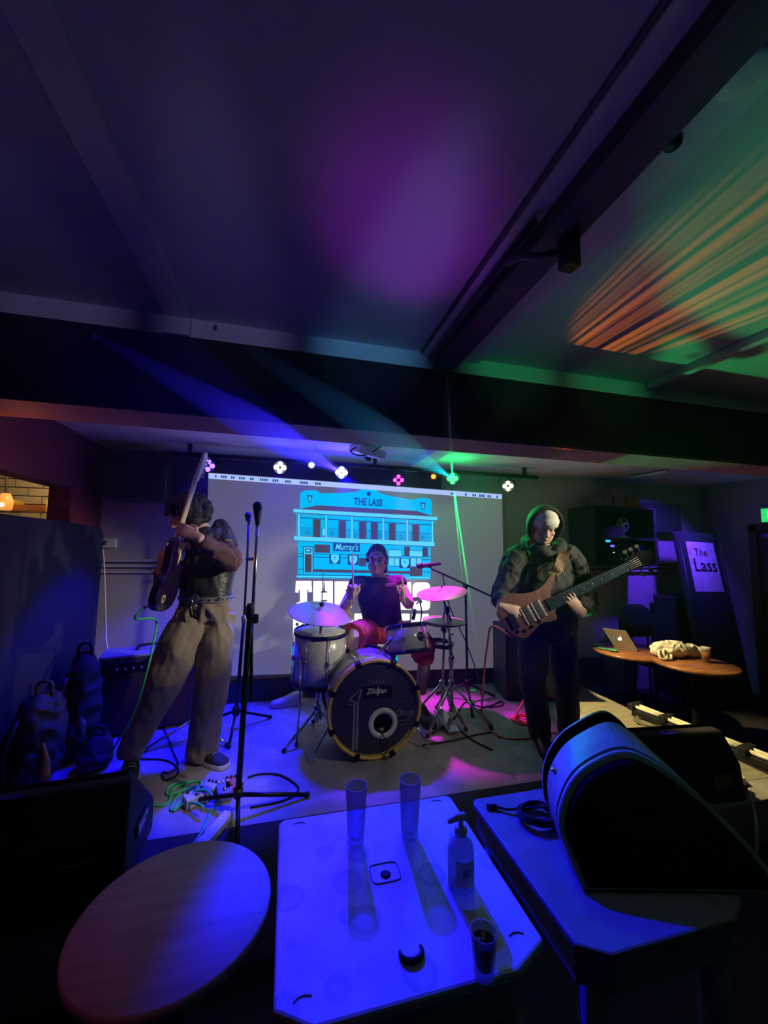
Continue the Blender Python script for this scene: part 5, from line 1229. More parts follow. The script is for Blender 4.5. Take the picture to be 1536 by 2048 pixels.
# pump bottle
pb = onz(922, 1772, TZ); pb.z = TZ + .001
t = thing('pump_bottle', 'clear pump bottle of hand gel with a pale label on the white table', 'bottle', pb)
MB().lathe([(.030, 0), (.033, .004), (.033, .085), (.030, .100), (.018, .112), (.013, .118), (.013, .124)], pb, n=28).build('bottle_body', glass('cloudy_clear_plastic', (.8, .82, .88), .2, .45), t)
lb = MB(); n_ = 12; vs = []
for z in (.02, .078):
    for k in range(n_): a = -2.4 + 1.7 * k / (n_ - 1); vs.append(pb + V((.0336 * math.cos(a), .0336 * math.sin(a), z)))
lb.add(vs, [(k, k + 1, n_ + k + 1, n_ + k) for k in range(n_ - 1)], 0, True); lab_ = lb.build('label', mat('pale_label', (.85, .85, .9), .6), t)
vs = []; lb = MB()
for z in (.042, .062):
    for k in range(6): a = -1.85 + .6 * k / 5; vs.append(pb + V((.0339 * math.cos(a), .0339 * math.sin(a), z)))
lb.add(vs, [(k, k + 1, 7 + k, 6 + k) for k in range(5)], 0, True).build('label_mark', mat('label_grey', (.35, .35, .5), .6), lab_)
MB().lathe([(.015, .122), (.016, .124), (.016, .138), (.008, .141), (.0065, .142), (.0065, .158)], pb, n=20).build('pump_collar', M['white_plastic'], t)
MB().tube([pb + V((.012, .004, .160)), pb + V((-.01, 0, .163)), pb + V((-.036, -.004, .158))], [.010, .009, .005], n=10).build('pump_head', M['white_plastic'], t)

# loudspeaker lying on the dark table
F0 = [(x, .885 - .251 * (x - .742) + 1.137 * (z - .757), z) for x, z in ((.742, .757), (.745, .80), (.752, .845), (.82, .90), (.91, .94), (1.04, .968), (1.12, .95), (1.19, .89), (1.23, .82), (1.24, .757))]
R0 = [(.885, 1.235, .757), (.91, 1.275, .79), (.945, 1.30, .845), (.985, 1.30, .90), (1.05, 1.30, .945), (1.19, 1.30, .99), (1.27, 1.30, .955), (1.33, 1.30, .885), (1.36, 1.28, .82), (1.37, 1.24, .757)]
spk = thing('loudspeaker', 'big black moulded loudspeaker lying on the dark table', 'speaker', (1.1, 1.05, .757))
def sring(t, sc=1.0):
    o = []
    pts = [V(a) * (1 - t) + V(b) * t for a, b in zip(F0, R0)]; c = sum(pts, V()) / len(pts); c.z = .757
    top = catmull(pts, 4)
    for p in top:
        q = c + (p - c) * sc; q.z = max(q.z, .757); o.append(q)
    return o
secs = [(0, .985), (.015, 1.0), (.055, 1.0), (.06, .955), (.10, .955), (.105, 1.005), (.3, 1.02), (.62, 1.015), (.63, .84), (.90, .84), (.905, 1.0), (.94, 1.0), (1, .92)]
cab = MB().loft([sring(a, b) for a, b in secs], sm=False).build('cabinet', mat('grey_moulding', (.26, .26, .27), .42, scale=60, bump=.08), spk)
MB().loft([sring(a, b) for a, b in ((.622, 1.0), (.632, .85), (.898, .85), (.904, .985))], sm=False, cap=False).build('handle_recess_shade', M['rubber'], spk)  # recess shade put into the colour: black over the grey moulding
g_ = sring(0, .93); c_ = sum(g_, V()) / len(g_); nf = V((-.05, -.75, .45)).normalized()
MB().loft([[p - nf * .012 for p in g_], [p + nf * .006 for p in g_], [c_ + (p - c_) * .8 + nf * .009 for p in g_], [c_ + (p - c_) * .3 + nf * .011 for p in g_]], sm=True).build('grille', mat('black_steel_grille', (.008, .008, .009), .8, scale=200, spec=.1), spk)
for t_ in (.62,):
    a = sring(.60, 1.0); MB().ball(a[10] * .5 + sring(.3, 1.0)[10] * .5 + V((0, 0, .016)), (.010, .014, .006), n=10, m=6).build('badge', M['chrome'], spk)
# coiled cable on the dark table
cc = onz(1066, 1640, TZ); pts = []; random.seed(5)
for k in range(110):
    a = k * .29; r = .052 + .006 * math.sin(k * .37) + .004 * random.random()
    pts.append(V((cc.x + .012 + r * 1.0 * math.cos(a), cc.y + r * .85 * math.sin(a), TZ + .006 + .018 * k / 110 + .003 * math.sin(a * 2))))
pts += [cc + V((-.06, .05, .008)), cc + V((-.085, .072, .006))]
coil = tag(MB().tube(pts, .0042, n=6).build('coiled_cable', M['rubber']), 'coil of black cable on the dark table beside the loudspeaker', 'cable')
MB().tube([pts[-1], pts[-1] + V((-.03, .012, 0))], [.008, .009]).build('connector', M['black'], coil)

# ---------------------------------------------------------------- stage monitors, power boards, pedals, leads
def wedge(label, x0, x1, yn, yf, z0, ht, rot=0.0, tilt=.10, back=True):
    c = V(((x0 + x1) / 2, (yn + yf) / 2, z0)); t = thing('stage_monitor', label, 'speaker', c)
    Rz = Matrix.Rotation(rot, 3, 'Z'); hw = (x1 - x0) / 2; dp = (yf - yn) / 2
    P = lambda a, b, z: c + Rz @ V((a * hw, b * dp, z))
    pr = [(-1, 0.0), (-1.0 + tilt, ht * .55), (-.55, ht), (-.30, ht), (.95, ht * .38), (1, ht * .25), (1, 0.0)]
    mb = MB(); mb.loft([[P(s_ * (1 if z < ht * .9 else .94), b, z + .001) for b, z in pr] for s_ in (-1, 1)], sm=False).build('cabinet', mat('black_carpeted_box', (.016, .016, .018), .7, scale=90, bump=.1), t, bevel=.014)
    q = [P(-.86, -.24, ht * .99), P(.86, -.24, ht * .99), P(.86, .90, ht * .42), P(-.86, .90, ht * .42)]
    nn = (q[1] - q[0]).cross(q[3] - q[0]).normalized()
    MB().add([p + nn * .002 for p in q] + [p + nn * .014 for p in q], [(0, 3, 2, 1), (4, 5, 6, 7), (0, 1, 5, 4), (1, 2, 6, 5), (2, 3, 7, 6), (3, 0, 4, 7)]).build('grille', M['black'], t)
    MB().box(P(.55, -1.0 + tilt * .6, ht * .34), (.12, .012, .085), Rz).build('jack_plate', M['black_gloss'], t, bevel=.004)
    MB().box(P(1.0, .0, ht * .42), (.014, .15, .05), Rz).build('side_handle', M['black_gloss'], t, bevel=.005)
    MB().box(P(-.2, -.55, ht + .002), (.10, .03, .006), Rz).build('badge', M['black_gloss'], t)
    return t
wedge('black wedge monitor at the stage lip behind the round table', -1.28, -.575, 1.76, 2.20, STAGE_Z, .405, .06)
wedge('black wedge monitor behind the loudspeaker by the plywood edge', 1.92, 2.56, 1.74, 2.20, STAGE_Z, .33, -.10)
wp = mat('white_power_board', (.74, .73, .70), .45)
def board(a, b, label, n=4, w_=.055, h=.036, z0=STAGE_Z):
    a, b = V((a.x, a.y, z0)), V((b.x, b.y, z0)); d = b - a; c = (a + b) / 2; an = math.atan2(d.y, d.x)
    t = thing('power_board', label, 'power board', c)
    MB().box(c + V((0, 0, h / 2 + .001)), (d.length, w_, h), (0, 0, an)).build('case', wp, t, bevel=.006)
    for k in range(n):
        q = a + d * ((k + .6) / (n + .3)) + V((0, 0, h + .001)); MB().box(q, (.03, .03, .002), (0, 0, an)).build('socket', M['white_plastic'], t, bevel=.001)
    return t
board(onz(402, 1692, .24), onz(458, 1628, .24), 'white power board on the stage in front of the pedals')
pr_ = board(onz(1455, 1535, .24), onz(1483, 1562, .24), 'white power board by the stage corner under the light bar', 3)
q = onz(1484, 1568, .25)
MB().box(V((q.x, q.y, STAGE_Z + .02)), (.05, .045, .036)).build('black_plug', M['rubber'], pr_, bevel=.006)
cb = cable('mains_lead', [V((q.x + .02, q.y - .02, STAGE_Z + .02)), onz(1500, 1585, .235), V((2.53, 1.68, .20)), at(1513, 1650, 1.62), at(1514, 1700, 1.60), at(1500, 1728, 1.60), V((2.12, 1.50, .015))], .007, mat('cream_cable', (.6, .55, .45), .5), 'pale mains lead dropping over the stage corner')
q2 = onz(1456, 1727, .02)
tag(MB().tube([q2, q2 + V((.06, .01, .0))], [.022, .018], n=10).ball(q2, .024, n=10, m=8).build('plug', wp), 'grey plug lying on the dark floor below the stage corner', 'plug')
# pedals
def pedal(p, size, rot, m, label, km):
    p = V((p.x, p.y, STAGE_Z)); t = thing('effects_pedal', label, 'pedal', p)
    Rz = Matrix.Rotation(rot, 3, 'Z')
    MB().box(p + V((0, 0, size[2] / 2 + .001)), size, Rz).build('case', m, t, bevel=.006)
    MB().lathe([(.011, 0), (.011, .008), (.006, .014), (.001, .014)], p + Rz @ V((0, -size[1] * .3, 0)) + V((0, 0, size[2])), n=12).build('footswitch', M['chrome'], t)
    for k in (-1, 0, 1): MB().lathe([(.007, 0), (.006, .012), (.001, .012)], p + Rz @ V((k * size[0] * .3, size[1] * .32, 0)) + V((0, 0, size[2])), n=10).build('knob', km, t)
    MB().tube([p + Rz @ V((size[0] * .5, 0, size[2] * .5)), p + Rz @ V((size[0] * .5 + .03, 0, size[2] * .5))], .008).build('jack', M['rubber'], t)
    return t
pedal(onz(391, 1606, .22), (.115, .075, .05), .5, M['white_plastic'], 'white effects pedal inside the green cable loops', M['black'])
pedal(onz(415, 1588, .23), (.075, .12, .05), -.5, mat('pale_grey_pedal', (.6, .6, .66), .4), 'pale grey effects pedal touching the white one', M['black'])
rp = mat('red_pedal', (.75, .14, .12), .4)
pedal(onz(462, 1578, .23), (.07, .115, .05), .15, rp, 'red effects pedal at the foot of the nearest microphone stand', M['black'])
pedal(onz(447, 1592, .22), (.075, .12, .05), .25, mat('blue_pedal', (.2, .2, .55), .4), 'blue effects pedal between the red and white ones', M['white_plastic'])
# cables on the stage
Z = STAGE_Z + .006
G = lambda x, y, z=Z: onz(x, y, z)
cable('green_guitar_cable', [jk0 + V((-.03, -.02, -.01)), jk0 + V((-.07, -.01, -.07)), at(312, 1240, 2.74), at(306, 1290, 2.62), at(294, 1343, 2.54), at(270, 1420, 2.52), at(240, 1475, 2.56), G(208, 1529), G(180, 1570), G(260, 1600), G(330, 1610), G(350, 1575), G(400, 1562), G(392, 1585), G(345, 1620), G(350, 1600), G(375, 1565), G(340, 1572), G(338, 1590), G(395, 1572, Z + .02), G(360, 1604, Z + .02), G(347, 1622), G(370, 1606, Z + .02), G(402, 1610, Z + .05), G(405, 1622, Z + .03)], .0065, M['green'], 'bright green cable from the guitar looping around the pedals')
cable('green_patch_cable', [G(388, 1582, Z + .06), G(410, 1580, Z + .06), G(428, 1594, Z + .05), G(436, 1606, Z + .03), G(424, 1618), G(405, 1660), G(385, 1690), G(358, 1706)], .0065, mat('teal_cable', (.03, .55, .45), .45), 'teal cable running from the pedals past the power board')
cable('black_floor_lead', [G(325, 1450), G(338, 1480), G(345, 1500), G(356, 1530), G(340, 1545), G(325, 1545), G(330, 1560), G(352, 1552), G(355, 1535), G(330, 1520), G(280, 1518)], .005, M['rubber'], 'thin black lead looping on the stage by the guitarist')
cable('black_curved_lead', [G(495, 1555), G(520, 1548), G(560, 1550), G(595, 1572), G(590, 1588), G(560, 1603), G(500, 1615)], .005, M['rubber'], 'thin black lead in a wide arc right of the pedals')
bp0 = bp(.02, -.09, -.005)
oc = [bp0, at(985, 1252, 2.24), at(975, 1290, 2.30), at(968, 1345, 2.36), at(965, 1395, 2.42), G(963, 1430, Z + .01), G(972, 1455), G(1000, 1473), G(1035, 1478), G(1065, 1474), G(1085, 1455), G(1075, 1445)]
for k in range(18):
    a = 2.0 + k * .9; r = .09 + .02 * math.sin(k * 1.7); c0 = G(1050, 1440)
    oc.append(V((c0.x + r * math.cos(a), c0.y + r * .9 * math.sin(a), Z + .004 * (k % 5))))
oc += [G(1033, 1436, Z + .03), at(1045, 1405, 2.86), at(1058, 1372, 2.95), at(1066, 1350, 3.1)]
cable('orange_bass_cable', oc, .0065, M['orange'], 'orange cable hanging from the bass and coiled by the boots')
cable('black_mic_lead', [G(985, 1452), G(960, 1420), G(985, 1410), G(1004, 1402), G(1002, 1412), G(960, 1413), G(930, 1405), G(905, 1440), G(850, 1475)], .0055, M['rubber'], 'black lead curling on the stage beside the hi-hat legs')
cable('long_black_lead', [G(885, 1425), G(915, 1455), G(945, 1480), G(985, 1500)], .006, M['rubber'], 'long straight black lead crossing the pink-lit stage floor')
cable('snaking_black_lead', [G(845, 1490), G(900, 1482), G(950, 1470), G(985, 1465), G(1000, 1475)], .0055, M['rubber'], 'black lead crossing the stage between bass drum and bass player')
# bits on the stage
t = thing('trainer_shoe', 'discarded lace-up trainer lying on the stage behind the floor tom stand', 'shoe', onz(570, 1412, STAGE_Z))
t.name = 'trainer_shoe'
hp_ = onz(603, 1408, STAGE_Z); tp_ = onz(538, 1415, STAGE_Z)
shoe(t, (hp_.x, hp_.y), (tp_.x - hp_.x, tp_.y - hp_.y), .26, mat('pale_trainer', (.75, .70, .76), .8), mat('trainer_sole', (.6, .55, .5), .7), name='upper')
tumbler(onz(651, 1400, STAGE_Z), .028, .038, .15, 'part-drunk amber beer on the stage beside the bass drum', .5, M['beer'], STAGE_Z + .001, foam=False, gm_=M['glass_thin'])
p = onz(1015, 1390, STAGE_Z)
t = thing('crisp_packet', 'crumpled red and white packet by the bass cabinet', 'packet', p)
MB().ball(p + V((0, 0, .03)), (.05, .035, .028), (0, .3, .4)).build('packet_body', mat('red_foil', (.65, .06, .06), .35), t, remesh=.006, smooth=1, wrinkle=(.010, 30, (1, 1, 1)))
MB().ball(p + V((.025, 0, .055)), (.030, .02, .022), (.4, 0, .4)).build('packet_end', M['white_plastic'], t, remesh=.006, smooth=1, wrinkle=(.008, 30, (1, 1, 1)))
p = onz(1115, 1480, STAGE_Z)
tg = tag(MB().box(p + V((0.0, .12, .09)), (.035, .03, .178)).build('timber_offcut', M['ply'], bevel=.002), 'pale timber offcut standing upright between the boots of the bass player', 'timber')
# guitar amplifier
def box_rot(a, b, depth, z0, z1):
    a, b = V(a), V(b); d = (b - a); an = math.atan2(d.y, d.x); n_ = V((-d.y, d.x, 0)).normalized()
    return (a + b) / 2 + n_ * (depth / 2), d.length, an, n_
a, b = V((-1.27, 3.22, 0)), V((-.66, 3.36, 0)); c, Lw, an, nn = box_rot(a, b, .27, 0, 0); fz = STAGE_Z
Rz = Matrix.Rotation(an, 3, 'Z')
t = thing('guitar_amplifier', 'wide black guitar amplifier with a row of knobs and dark red grille cloth', 'amplifier', V((c.x, c.y, fz)))
am = mat('black_tolex', (.03, .03, .034), .55, scale=120, bump=.2, bscale=300)
MB().box(V((c.x, c.y, fz + .285)), (Lw, .27, .54), Rz).build('cabinet', am, t, bevel=.015)
MB().box(V((c.x, c.y, fz + .557)), (Lw, .272, .02), Rz).build('top_panel', mat('grey_top', (.30, .30, .32), .5), t, bevel=.004)
fr0 = V((c.x, c.y, 0)) - nn * .136
MB().box(fr0 + V((0, 0, fz + .215)), (Lw - .06, .012, .36), Rz).build('grille_cloth', mat('dark_red_grille', (.045, .012, .016), .9, scale=150), t)
MB().box(fr0 + V((0, 0, fz + .475)), (Lw - .06, .010, .075), Rz).build('control_panel', M['black_gloss'], t)
for k in range(9):
    q = fr0 - nn * .006 + Rz @ V((-.20 + .05 * k, 0, 0)) + V((0, 0, fz + .475))
    MB().lathe([(.010, 0), (.009, .012), (.001, .013)], q, -nn, n=12).build('knob', M['chrome'], t)
for sx_ in (-1, 1):
    for sy_ in (-1, 1): MB().lathe([(.02, 0), (.02, .016)], V((c.x, c.y, fz)) + Rz @ V((sx_ * (Lw / 2 - .05), sy_ * .09, 0)), n=10).build('foot', M['rubber'], t)
MB().tube([V((c.x, c.y, fz + .567)) + Rz @ V((-.1, 0, 0)), V((c.x, c.y, fz + .60)) + Rz @ V((-.07, 0, 0)), V((c.x, c.y, fz + .60)) + Rz @ V((.07, 0, 0)), V((c.x, c.y, fz + .567)) + Rz @ V((.1, 0, 0))], .010, smooth=3).build('carry_handle', M['rubber'], t)
# bass cabinet behind the bass player
a, b = at(1012, 1400, 3.25), at(1150, 1400, 3.12); c, Lw, an, nn = box_rot((a.x, a.y, 0), (b.x, b.y, 0), .36, 0, 0); Rz = Matrix.Rotation(an, 3, 'Z')
t = thing('bass_cabinet', 'tall dark bass speaker cabinet behind the bass player', 'speaker', V((c.x, c.y, fz)))
MB().box(V((c.x, c.y, fz + .33)), (Lw, .36, .64), Rz).build('cabinet', am, t, bevel=.012)
MB().box(V((c.x, c.y, fz + .33)) - nn * .182, (Lw - .06, .012, .56), Rz).build('grille', M['black'], t)
for sx_ in (-1, 1): MB().box(V((c.x, c.y, fz + .64)) + Rz @ V((sx_ * (Lw / 2 - .02), -.165, 0)), (.05, .05, .03), Rz).build('corner_cap', M['black_gloss'], t, bevel=.008)
for sx_ in (-1, 1):
    for sy_ in (-1, 1): MB().lathe([(.02, 0), (.02, .012)], V((c.x, c.y, fz)) + Rz @ V((sx_ * (Lw / 2 - .05), sy_ * .13, 0)), n=10).build('foot', M['rubber'], t)

# ---------------------------------------------------------------- left side: upright panel and the pile of bags
pn = MB(); o = []
L_, H_ = 1.25, 1.50
for x, y in ((0, 0), (L_, 0)): o.append((x, y))
for k in range(6): a = math.radians(15 * k + 7); o.append((L_ - .10 + .10 * math.cos(a), H_ - .10 + .10 * math.sin(a)))
o.append((0, H_ + .02))
t = thing('upright_panel', 'big dark blue folded table top standing on edge along the red wall', 'panel', (-1.42, 2.9, .22))
MB().prism(o, (-1.46, 2.26, .225), (0, 1, 0), (0, 0, 1), .045).build('board', mat('dark_navy_laminate', (.012, .012, .03), .6, scale=4), t, bevel=.006)
MB().box((-1.412, 2.88, .26), (.05, 1.2, .04)).build('edge_rail', M['steel_black'], t)
for y in (2.5, 3.3): MB().tube([(-1.40, y, .22), (-1.40, y, .26)], .03).build('caster', M['rubber'], t)
def bag(label, c, r, m, name='backpack', wr=(.018, 9, (1, 1, 1)), straps=True, handle=True, hi=None):
    c = V(c); t = thing(name, label, 'bag', V((c.x, c.y, c.z - r[2])))
    mb = MB(); mb.ball(c, r); mb.ball(c + V((0, -.02, -r[2] * .35)), (r[0] * 1.02, r[1] * 1.05, r[2] * .62)); mb.ball(c + V((0, 0, r[2] * .35)), (r[0] * .9, r[1] * .9, r[2] * .6))
    mb.build('bag_body', m, t, remesh=.010, smooth=2, wrinkle=wr)
    MB().ball(c + V((0, -r[1] * .85, -r[2] * .35)), (r[0] * .7, r[1] * .35, r[2] * .42)).build('front_pocket', hi or m, t, remesh=.009, smooth=2, wrinkle=(.008, 14, (1, 1, 1)))
    if handle: MB().tube([c + V((-.04, -.01, r[2] * .9)), c + V((-.03, -.01, r[2] + .05)), c + V((.03, -.01, r[2] + .05)), c + V((.04, -.01, r[2] * .9))], .010, smooth=4).build('handle', m, t)
    if straps: MB().tube([c + V((-r[0] * .5, -r[1] * .85, r[2] * .6)), c + V((-r[0] * .6, -r[1] * 1.3, 0)), c + V((-r[0] * .5, -r[1] * 1.0, -r[2] * .7))], .012, smooth=4).build('strap', hi or m, t)
    return t
lite = mat('highlit_bag_panel', (.09, .09, .11), .3)  # paler parts carry the blue lamp's highlights in their colour
bag('upright dark backpack with paler pocket beside the amplifier', V((-1.27, 3.02, .55)), (.10, .11, .33), M['dark_fabric'], hi=lite)
t = bag('black soft instrument bag leaning against the dark panel', V((-1.33, 2.72, .48)), (.09, .17, .26), mat('black_nylon', (.012, .012, .014), .7), name='gig_bag', hi=M['black'])
yt = onz(37, 1480, .30); yt = at(36, 1472, 2.50)
MB().tube([V((-1.26, 2.60, .50)), V((-1.225, 2.575, .42)), V((-1.22, 2.565, .33))], [.006, .014, .024], n=10, smooth=3).build('yellow_strap', mat('yellow_webbing', (.75, .45, .03), .7), t)
bag('small dark bag slumped on the stage in front of the backpack', V((-1.10, 2.86, .315)), (.08, .09, .095), M['dark_fabric'], name='shoulder_bag', hi=lite, straps=False)
for k, (px, py, Y) in enumerate(((320, 1255, 3.60),)):
    pass
# black PA box up on the back wall
p = at(275, 965, 3.55)
t = thing('wall_speaker', 'dark loudspeaker hung high in the corner beside the screen', 'speaker', p)
MB().box(p, (.50, .26, .30)).build('cabinet', M['black'], t, bevel=.02)
MB().box(p + V((0, -.135, 0)), (.44, .012, .25)).build('grille', M['rubber'], t, bevel=.004)
MB().box(p + V((0, .16, .02)), (.06, .10, .10)).build('wall_bracket', M['steel_black'], t)

# ---------------------------------------------------------------- right side
# wall cabinet with gear
t = thing('wall_cabinet', 'open black wall cabinet of sound gear right of the bass player', 'cabinet', (3.45, 3.55, 1.42))
x0, x1, z0, z1, yf = 3.12, 3.92, 1.44, 2.06, 3.38
for bx, sz in (((x0, 3.56, (z0 + z1) / 2), (.03, .37, z1 - z0)), ((x1, 3.56, (z0 + z1) / 2), (.03, .37, z1 - z0))): MB().box(bx, sz).build('side_panel', M['black'], t, bevel=.003)
for z in (z0, 1.72, z1): MB().box(((x0 + x1) / 2, 3.56, z), (x1 - x0, .37, .025)).build('shelf', M['black'], t, bevel=.003)
MB().box(((x0 + x1) / 2, 3.735, (z0 + z1) / 2), (x1 - x0, .02, z1 - z0)).build('back_panel', M['black'], t)
q = V((3.55, 3.52, 1.455))
u = thing('mixer_amplifier', 'black rack amplifier with blue and violet displays in the wall cabinet', 'amplifier', q)
MB().box(q + V((0, 0, .11)), (.46, .26, .20)).build('case', M['black_gloss'], u, bevel=.006)
yy = q.y - .135
for (px, py, w_, h_, col, s_) in ((1216, 1080, .055, .045, (.02, .30, 1.0), 2.2), (1225, 1092, .05, .024, (.22, .12, 1.0), 1.3), (1228, 1105, .010, .010, (1, .9, .3), 2), (1248, 1104.5, .022, .009, (.9, 1, .3), 2)):
    p = at(px, py, yy); MB().box(p, (w_, .006, h_)).build('display' if w_ > .03 else 'indicator', glow('disp_%d' % px, col, s_), u)
for k in range(5): MB().lathe([(.012, 0), (.011, .016), (.001, .017)], V((q.x - .1 + .06 * k, yy + .005, q.z + .05)), (0, -1, 0), n=10).build('knob', M['chrome'], u)
p = at(1245, 1040, 3.50)
u = thing('desk_fan', 'small pale desk fan on the cabinet shelf above the amplifier', 'fan', V((p.x, p.y, 1.735)))
MB().lathe([(.06, 0), (.06, .012), (.015, .02), (.012, .10)], V((p.x, p.y, 1.735)), n=20).build('base', M['white_plastic'], u)
MB().tube([V((p.x, p.y, 1.88)) + V((.075 * math.cos(a * .35), 0, .075 * math.sin(a * .35))) for a in range(18)], .006, n=6, closed=True).build('guard', M['white_plastic'], u)
for k in range(4):
    a = k * math.pi / 2 + .4; MB().box(V((p.x + .035 * math.cos(a), p.y, 1.88 + .035 * math.sin(a))), (.055, .006, .032), (0, -a, 0)).build('blade', M['white_plastic'], u)
MB().lathe([(.02, -.02), (.022, .03), (.01, .06)], V((p.x, p.y, 1.88)), (0, 1, 0), n=14).build('hub', M['white_plastic'], u)
for (px, w_, h_, m_, lab) in ((1203, .15, .09, mat('dusty_pink_card', (.35, .20, .22), .8), 'low pink cardboard box on top of the wall cabinet'), (1229, .13, .19, mat('rose_card', (.36, .19, .23), .8), 'tall pink cardboard box between two lower ones'), (1256, .15, .10, mat('mustard_card', (.42, .28, .04), .8), 'mustard yellow box on top of the wall cabinet')):
    p = at(px, 1010, 3.52); p.z = z1 + .0135
    bx_ = thing('storage_box', lab, 'box', p)
    MB().box(p + V((0, 0, h_ / 2)), (w_, .16, h_)).build('carton', m_, bx_, bevel=.004)
    MB().box(p + V((0, 0, h_ + .004)), (w_ + .006, .166, .012)).build('lid', m_, bx_, bevel=.003)
# television
p = at(1316, 1036, 3.62)
t = thing('television', 'black switched-off television on the wall beside the cabinet', 'tv', p)
MB().box(p + V((.03, 0, 0)), (.60, .04, .34)).build('case', M['black'], t, bevel=.006)
MB().box(p + V((.03, -.022, 0)), (.57, .004, .31)).build('tv_screen', mat('matt_tv_screen', (.01, .01, .012), .5), t)
MB().box(p + V((.03, .06, 0)), (.12, .10, .12)).build('wall_bracket', M['steel_black'], t)
# leaning sign board
Q = [at(1350, 1062, 3.36), at(1432, 1068, 3.36), at(1508, 1400, 3.10), at(1420, 1400, 3.10)]
t = thing('sign_board', 'tall black leaning board with a white poster of the pub name', 'sign', ((Q[2] + Q[3]) / 2))
for p_ in Q[2:]: p_.z = 0.01
mb = MB(); e1 = V((0, .045, 0)); mb.add(Q + [p_ + e1 for p_ in Q], [(0, 1, 2, 3), (7, 6, 5, 4), (0, 4, 5, 1), (1, 5, 6, 2), (2, 6, 7, 3), (3, 7, 4, 0)])
brd = mb.build('board', mat('blue_black_board', (.03, .032, .045), .5), t, bevel=.006)
def sb(u_, v_, n_=0.0):
    a = Q[0] * (1 - u_) + Q[1] * u_; b = Q[3] * (1 - u_) + Q[2] * u_; return a * (1 - v_) + b * v_ + V((0, -n_, 0))
w0 = [sb(.20, .06, .004), sb(.86, .06, .004), sb(.88, .36, .004), sb(.20, .36, .004)]
po = MB().add(w0 + [p_ + V((0, .003, 0)) for p_ in w0], [(0, 1, 2, 3), (7, 6, 5, 4), (0, 4, 5, 1), (1, 5, 6, 2), (2, 6, 7, 3), (3, 7, 4, 0)]).build('poster', mat('white_poster', (.8, .78, .82), .6), brd)
ink = mat('black_ink', (.02, .015, .03), .6); ux = (sb(.86, .2) - sb(.20, .2)); uy = (sb(.5, .06) - sb(.5, .36))
text('The', ink, sb(.50, .125, .0065), ux, uy, .12, 'poster_word', po)
text('Lass', ink, sb(.55, .205, .0065), ux, uy, .20, 'poster_word', po, bold=.01)
for u_ in (.04, .96): MB().tube([sb(u_, .005, .008), sb(u_, .99, .008)], .014, n=8).build('frame_rail', M['black'], brd)
# light switch on the right wall
p = onx(1438, 1100, 5.19)
tag(MB().box(p, (.02, .09, .13)).build('light_switch', M['white_plastic'], bevel=.004), 'pale switch plate on the wall beside the leaning board', 'switch')
# two round tables beyond the stage with things on them
RZ = .66; RZ1 = .622
c1, c2 = onz(1262, 1300, RZ1), onz(1388, 1325, RZ)
for c, r, lab, tz in ((c1, .345, 'round wooden pub table holding the laptop', RZ1), (c2, .30, 'round wooden pub table holding the white bag and a beer', RZ)):
    t = thing('pub_table', lab, 'table', V((c.x, c.y, 0)))
    MB().lathe([(r - .03, -.03), (r, -.025), (r + .002, -.008), (r - .004, 0), (.001, 0)], V((c.x, c.y, tz)), n=48).build('tabletop', M['wood_table'], t)
    MB().lathe([(.20, 0), (.20, .015), (.05, .04), (.035, .06), (.035, tz - .08), (.10, tz - .03)], V((c.x, c.y, 0)), n=24).build('pedestal', M['steel_black'], t)
# laptop
lz = RZ1 + .001
h0, h1 = onz(1229, 1298, lz), onz(1275, 1303, lz); hd_ = (h1 - h0); L_ = hd_.length; hx = hd_.normalized(); back = V((-hx.y, hx.x, 0))
t = thing('laptop', 'open silver laptop with a glowing mark on its lid', 'laptop', (h0 + h1) / 2)
al = mat('brushed_aluminium', (.55, .55, .53), .4, .6, vary=.1)
cc = (h0 + h1) / 2 + back * .11
MB().box(cc + V((0, 0, .009)), (L_, .22, .016), (0, 0, math.atan2(hx.y, hx.x))).build('laptop_base', al, t, bevel=.003)
MB().box(cc + V((0, 0, .0175)), (L_ * .86, .11, .002), (0, 0, math.atan2(hx.y, hx.x))).build('keyboard', M['black'], t)
lt0, lt1 = at(1205, 1256, h0.y + .03), at(1252, 1262, h1.y + .03)
h0u, h1u = h0 + V((0, 0, .018)), h1 + V((0, 0, .018)); nl = (h1u - h0u).cross(lt0 - h0u).normalized()
lq = [h0u, h1u, lt1, lt0]
lid = MB().add(lq + [p_ - nl * .008 for p_ in lq], [(0, 1, 2, 3), (7, 6, 5, 4), (0, 4, 5, 1), (1, 5, 6, 2), (2, 6, 7, 3), (3, 7, 4, 0)]).build('laptop_lid', al, t, bevel=.002)
lc_ = sum(lq, V()) / 4; lu = (h1u - h0u).normalized(); lv = nl.cross(lu); nl2 = nl if nl.y < 0 else -nl
mb = MB(); R_ = .017
ap = []
for k in range(20):
    a = 2 * math.pi * k / 20; r = R_ * (1 + .06 * math.cos(2 * a) - .10 * max(0, math.sin(a)) ** 6 - .08 * max(0, -math.sin(a)) ** 8)
    x, y = r * math.cos(a), r * 1.05 * math.sin(a)
    if (x - R_ * 1.15) ** 2 + (y - R_ * .15) ** 2 < (R_ * .48) ** 2: x = R_ * 1.15 - math.sqrt(max(0, (R_ * .48) ** 2 - (y - R_ * .15) ** 2))
    ap.append(lc_ + lu * x + lv * y + nl2 * .0012)
mb.poly(ap); mb.poly([lc_ + lu * a * R_ + lv * b_ * R_ + nl2 * .0012 for a, b_ in ((.02, 1.15), (.10, 1.5), (.40, 1.75), (.36, 1.35))])
mb.build('lid_mark', glow('lid_glow', (1, 1, .95), 2.2), lid)
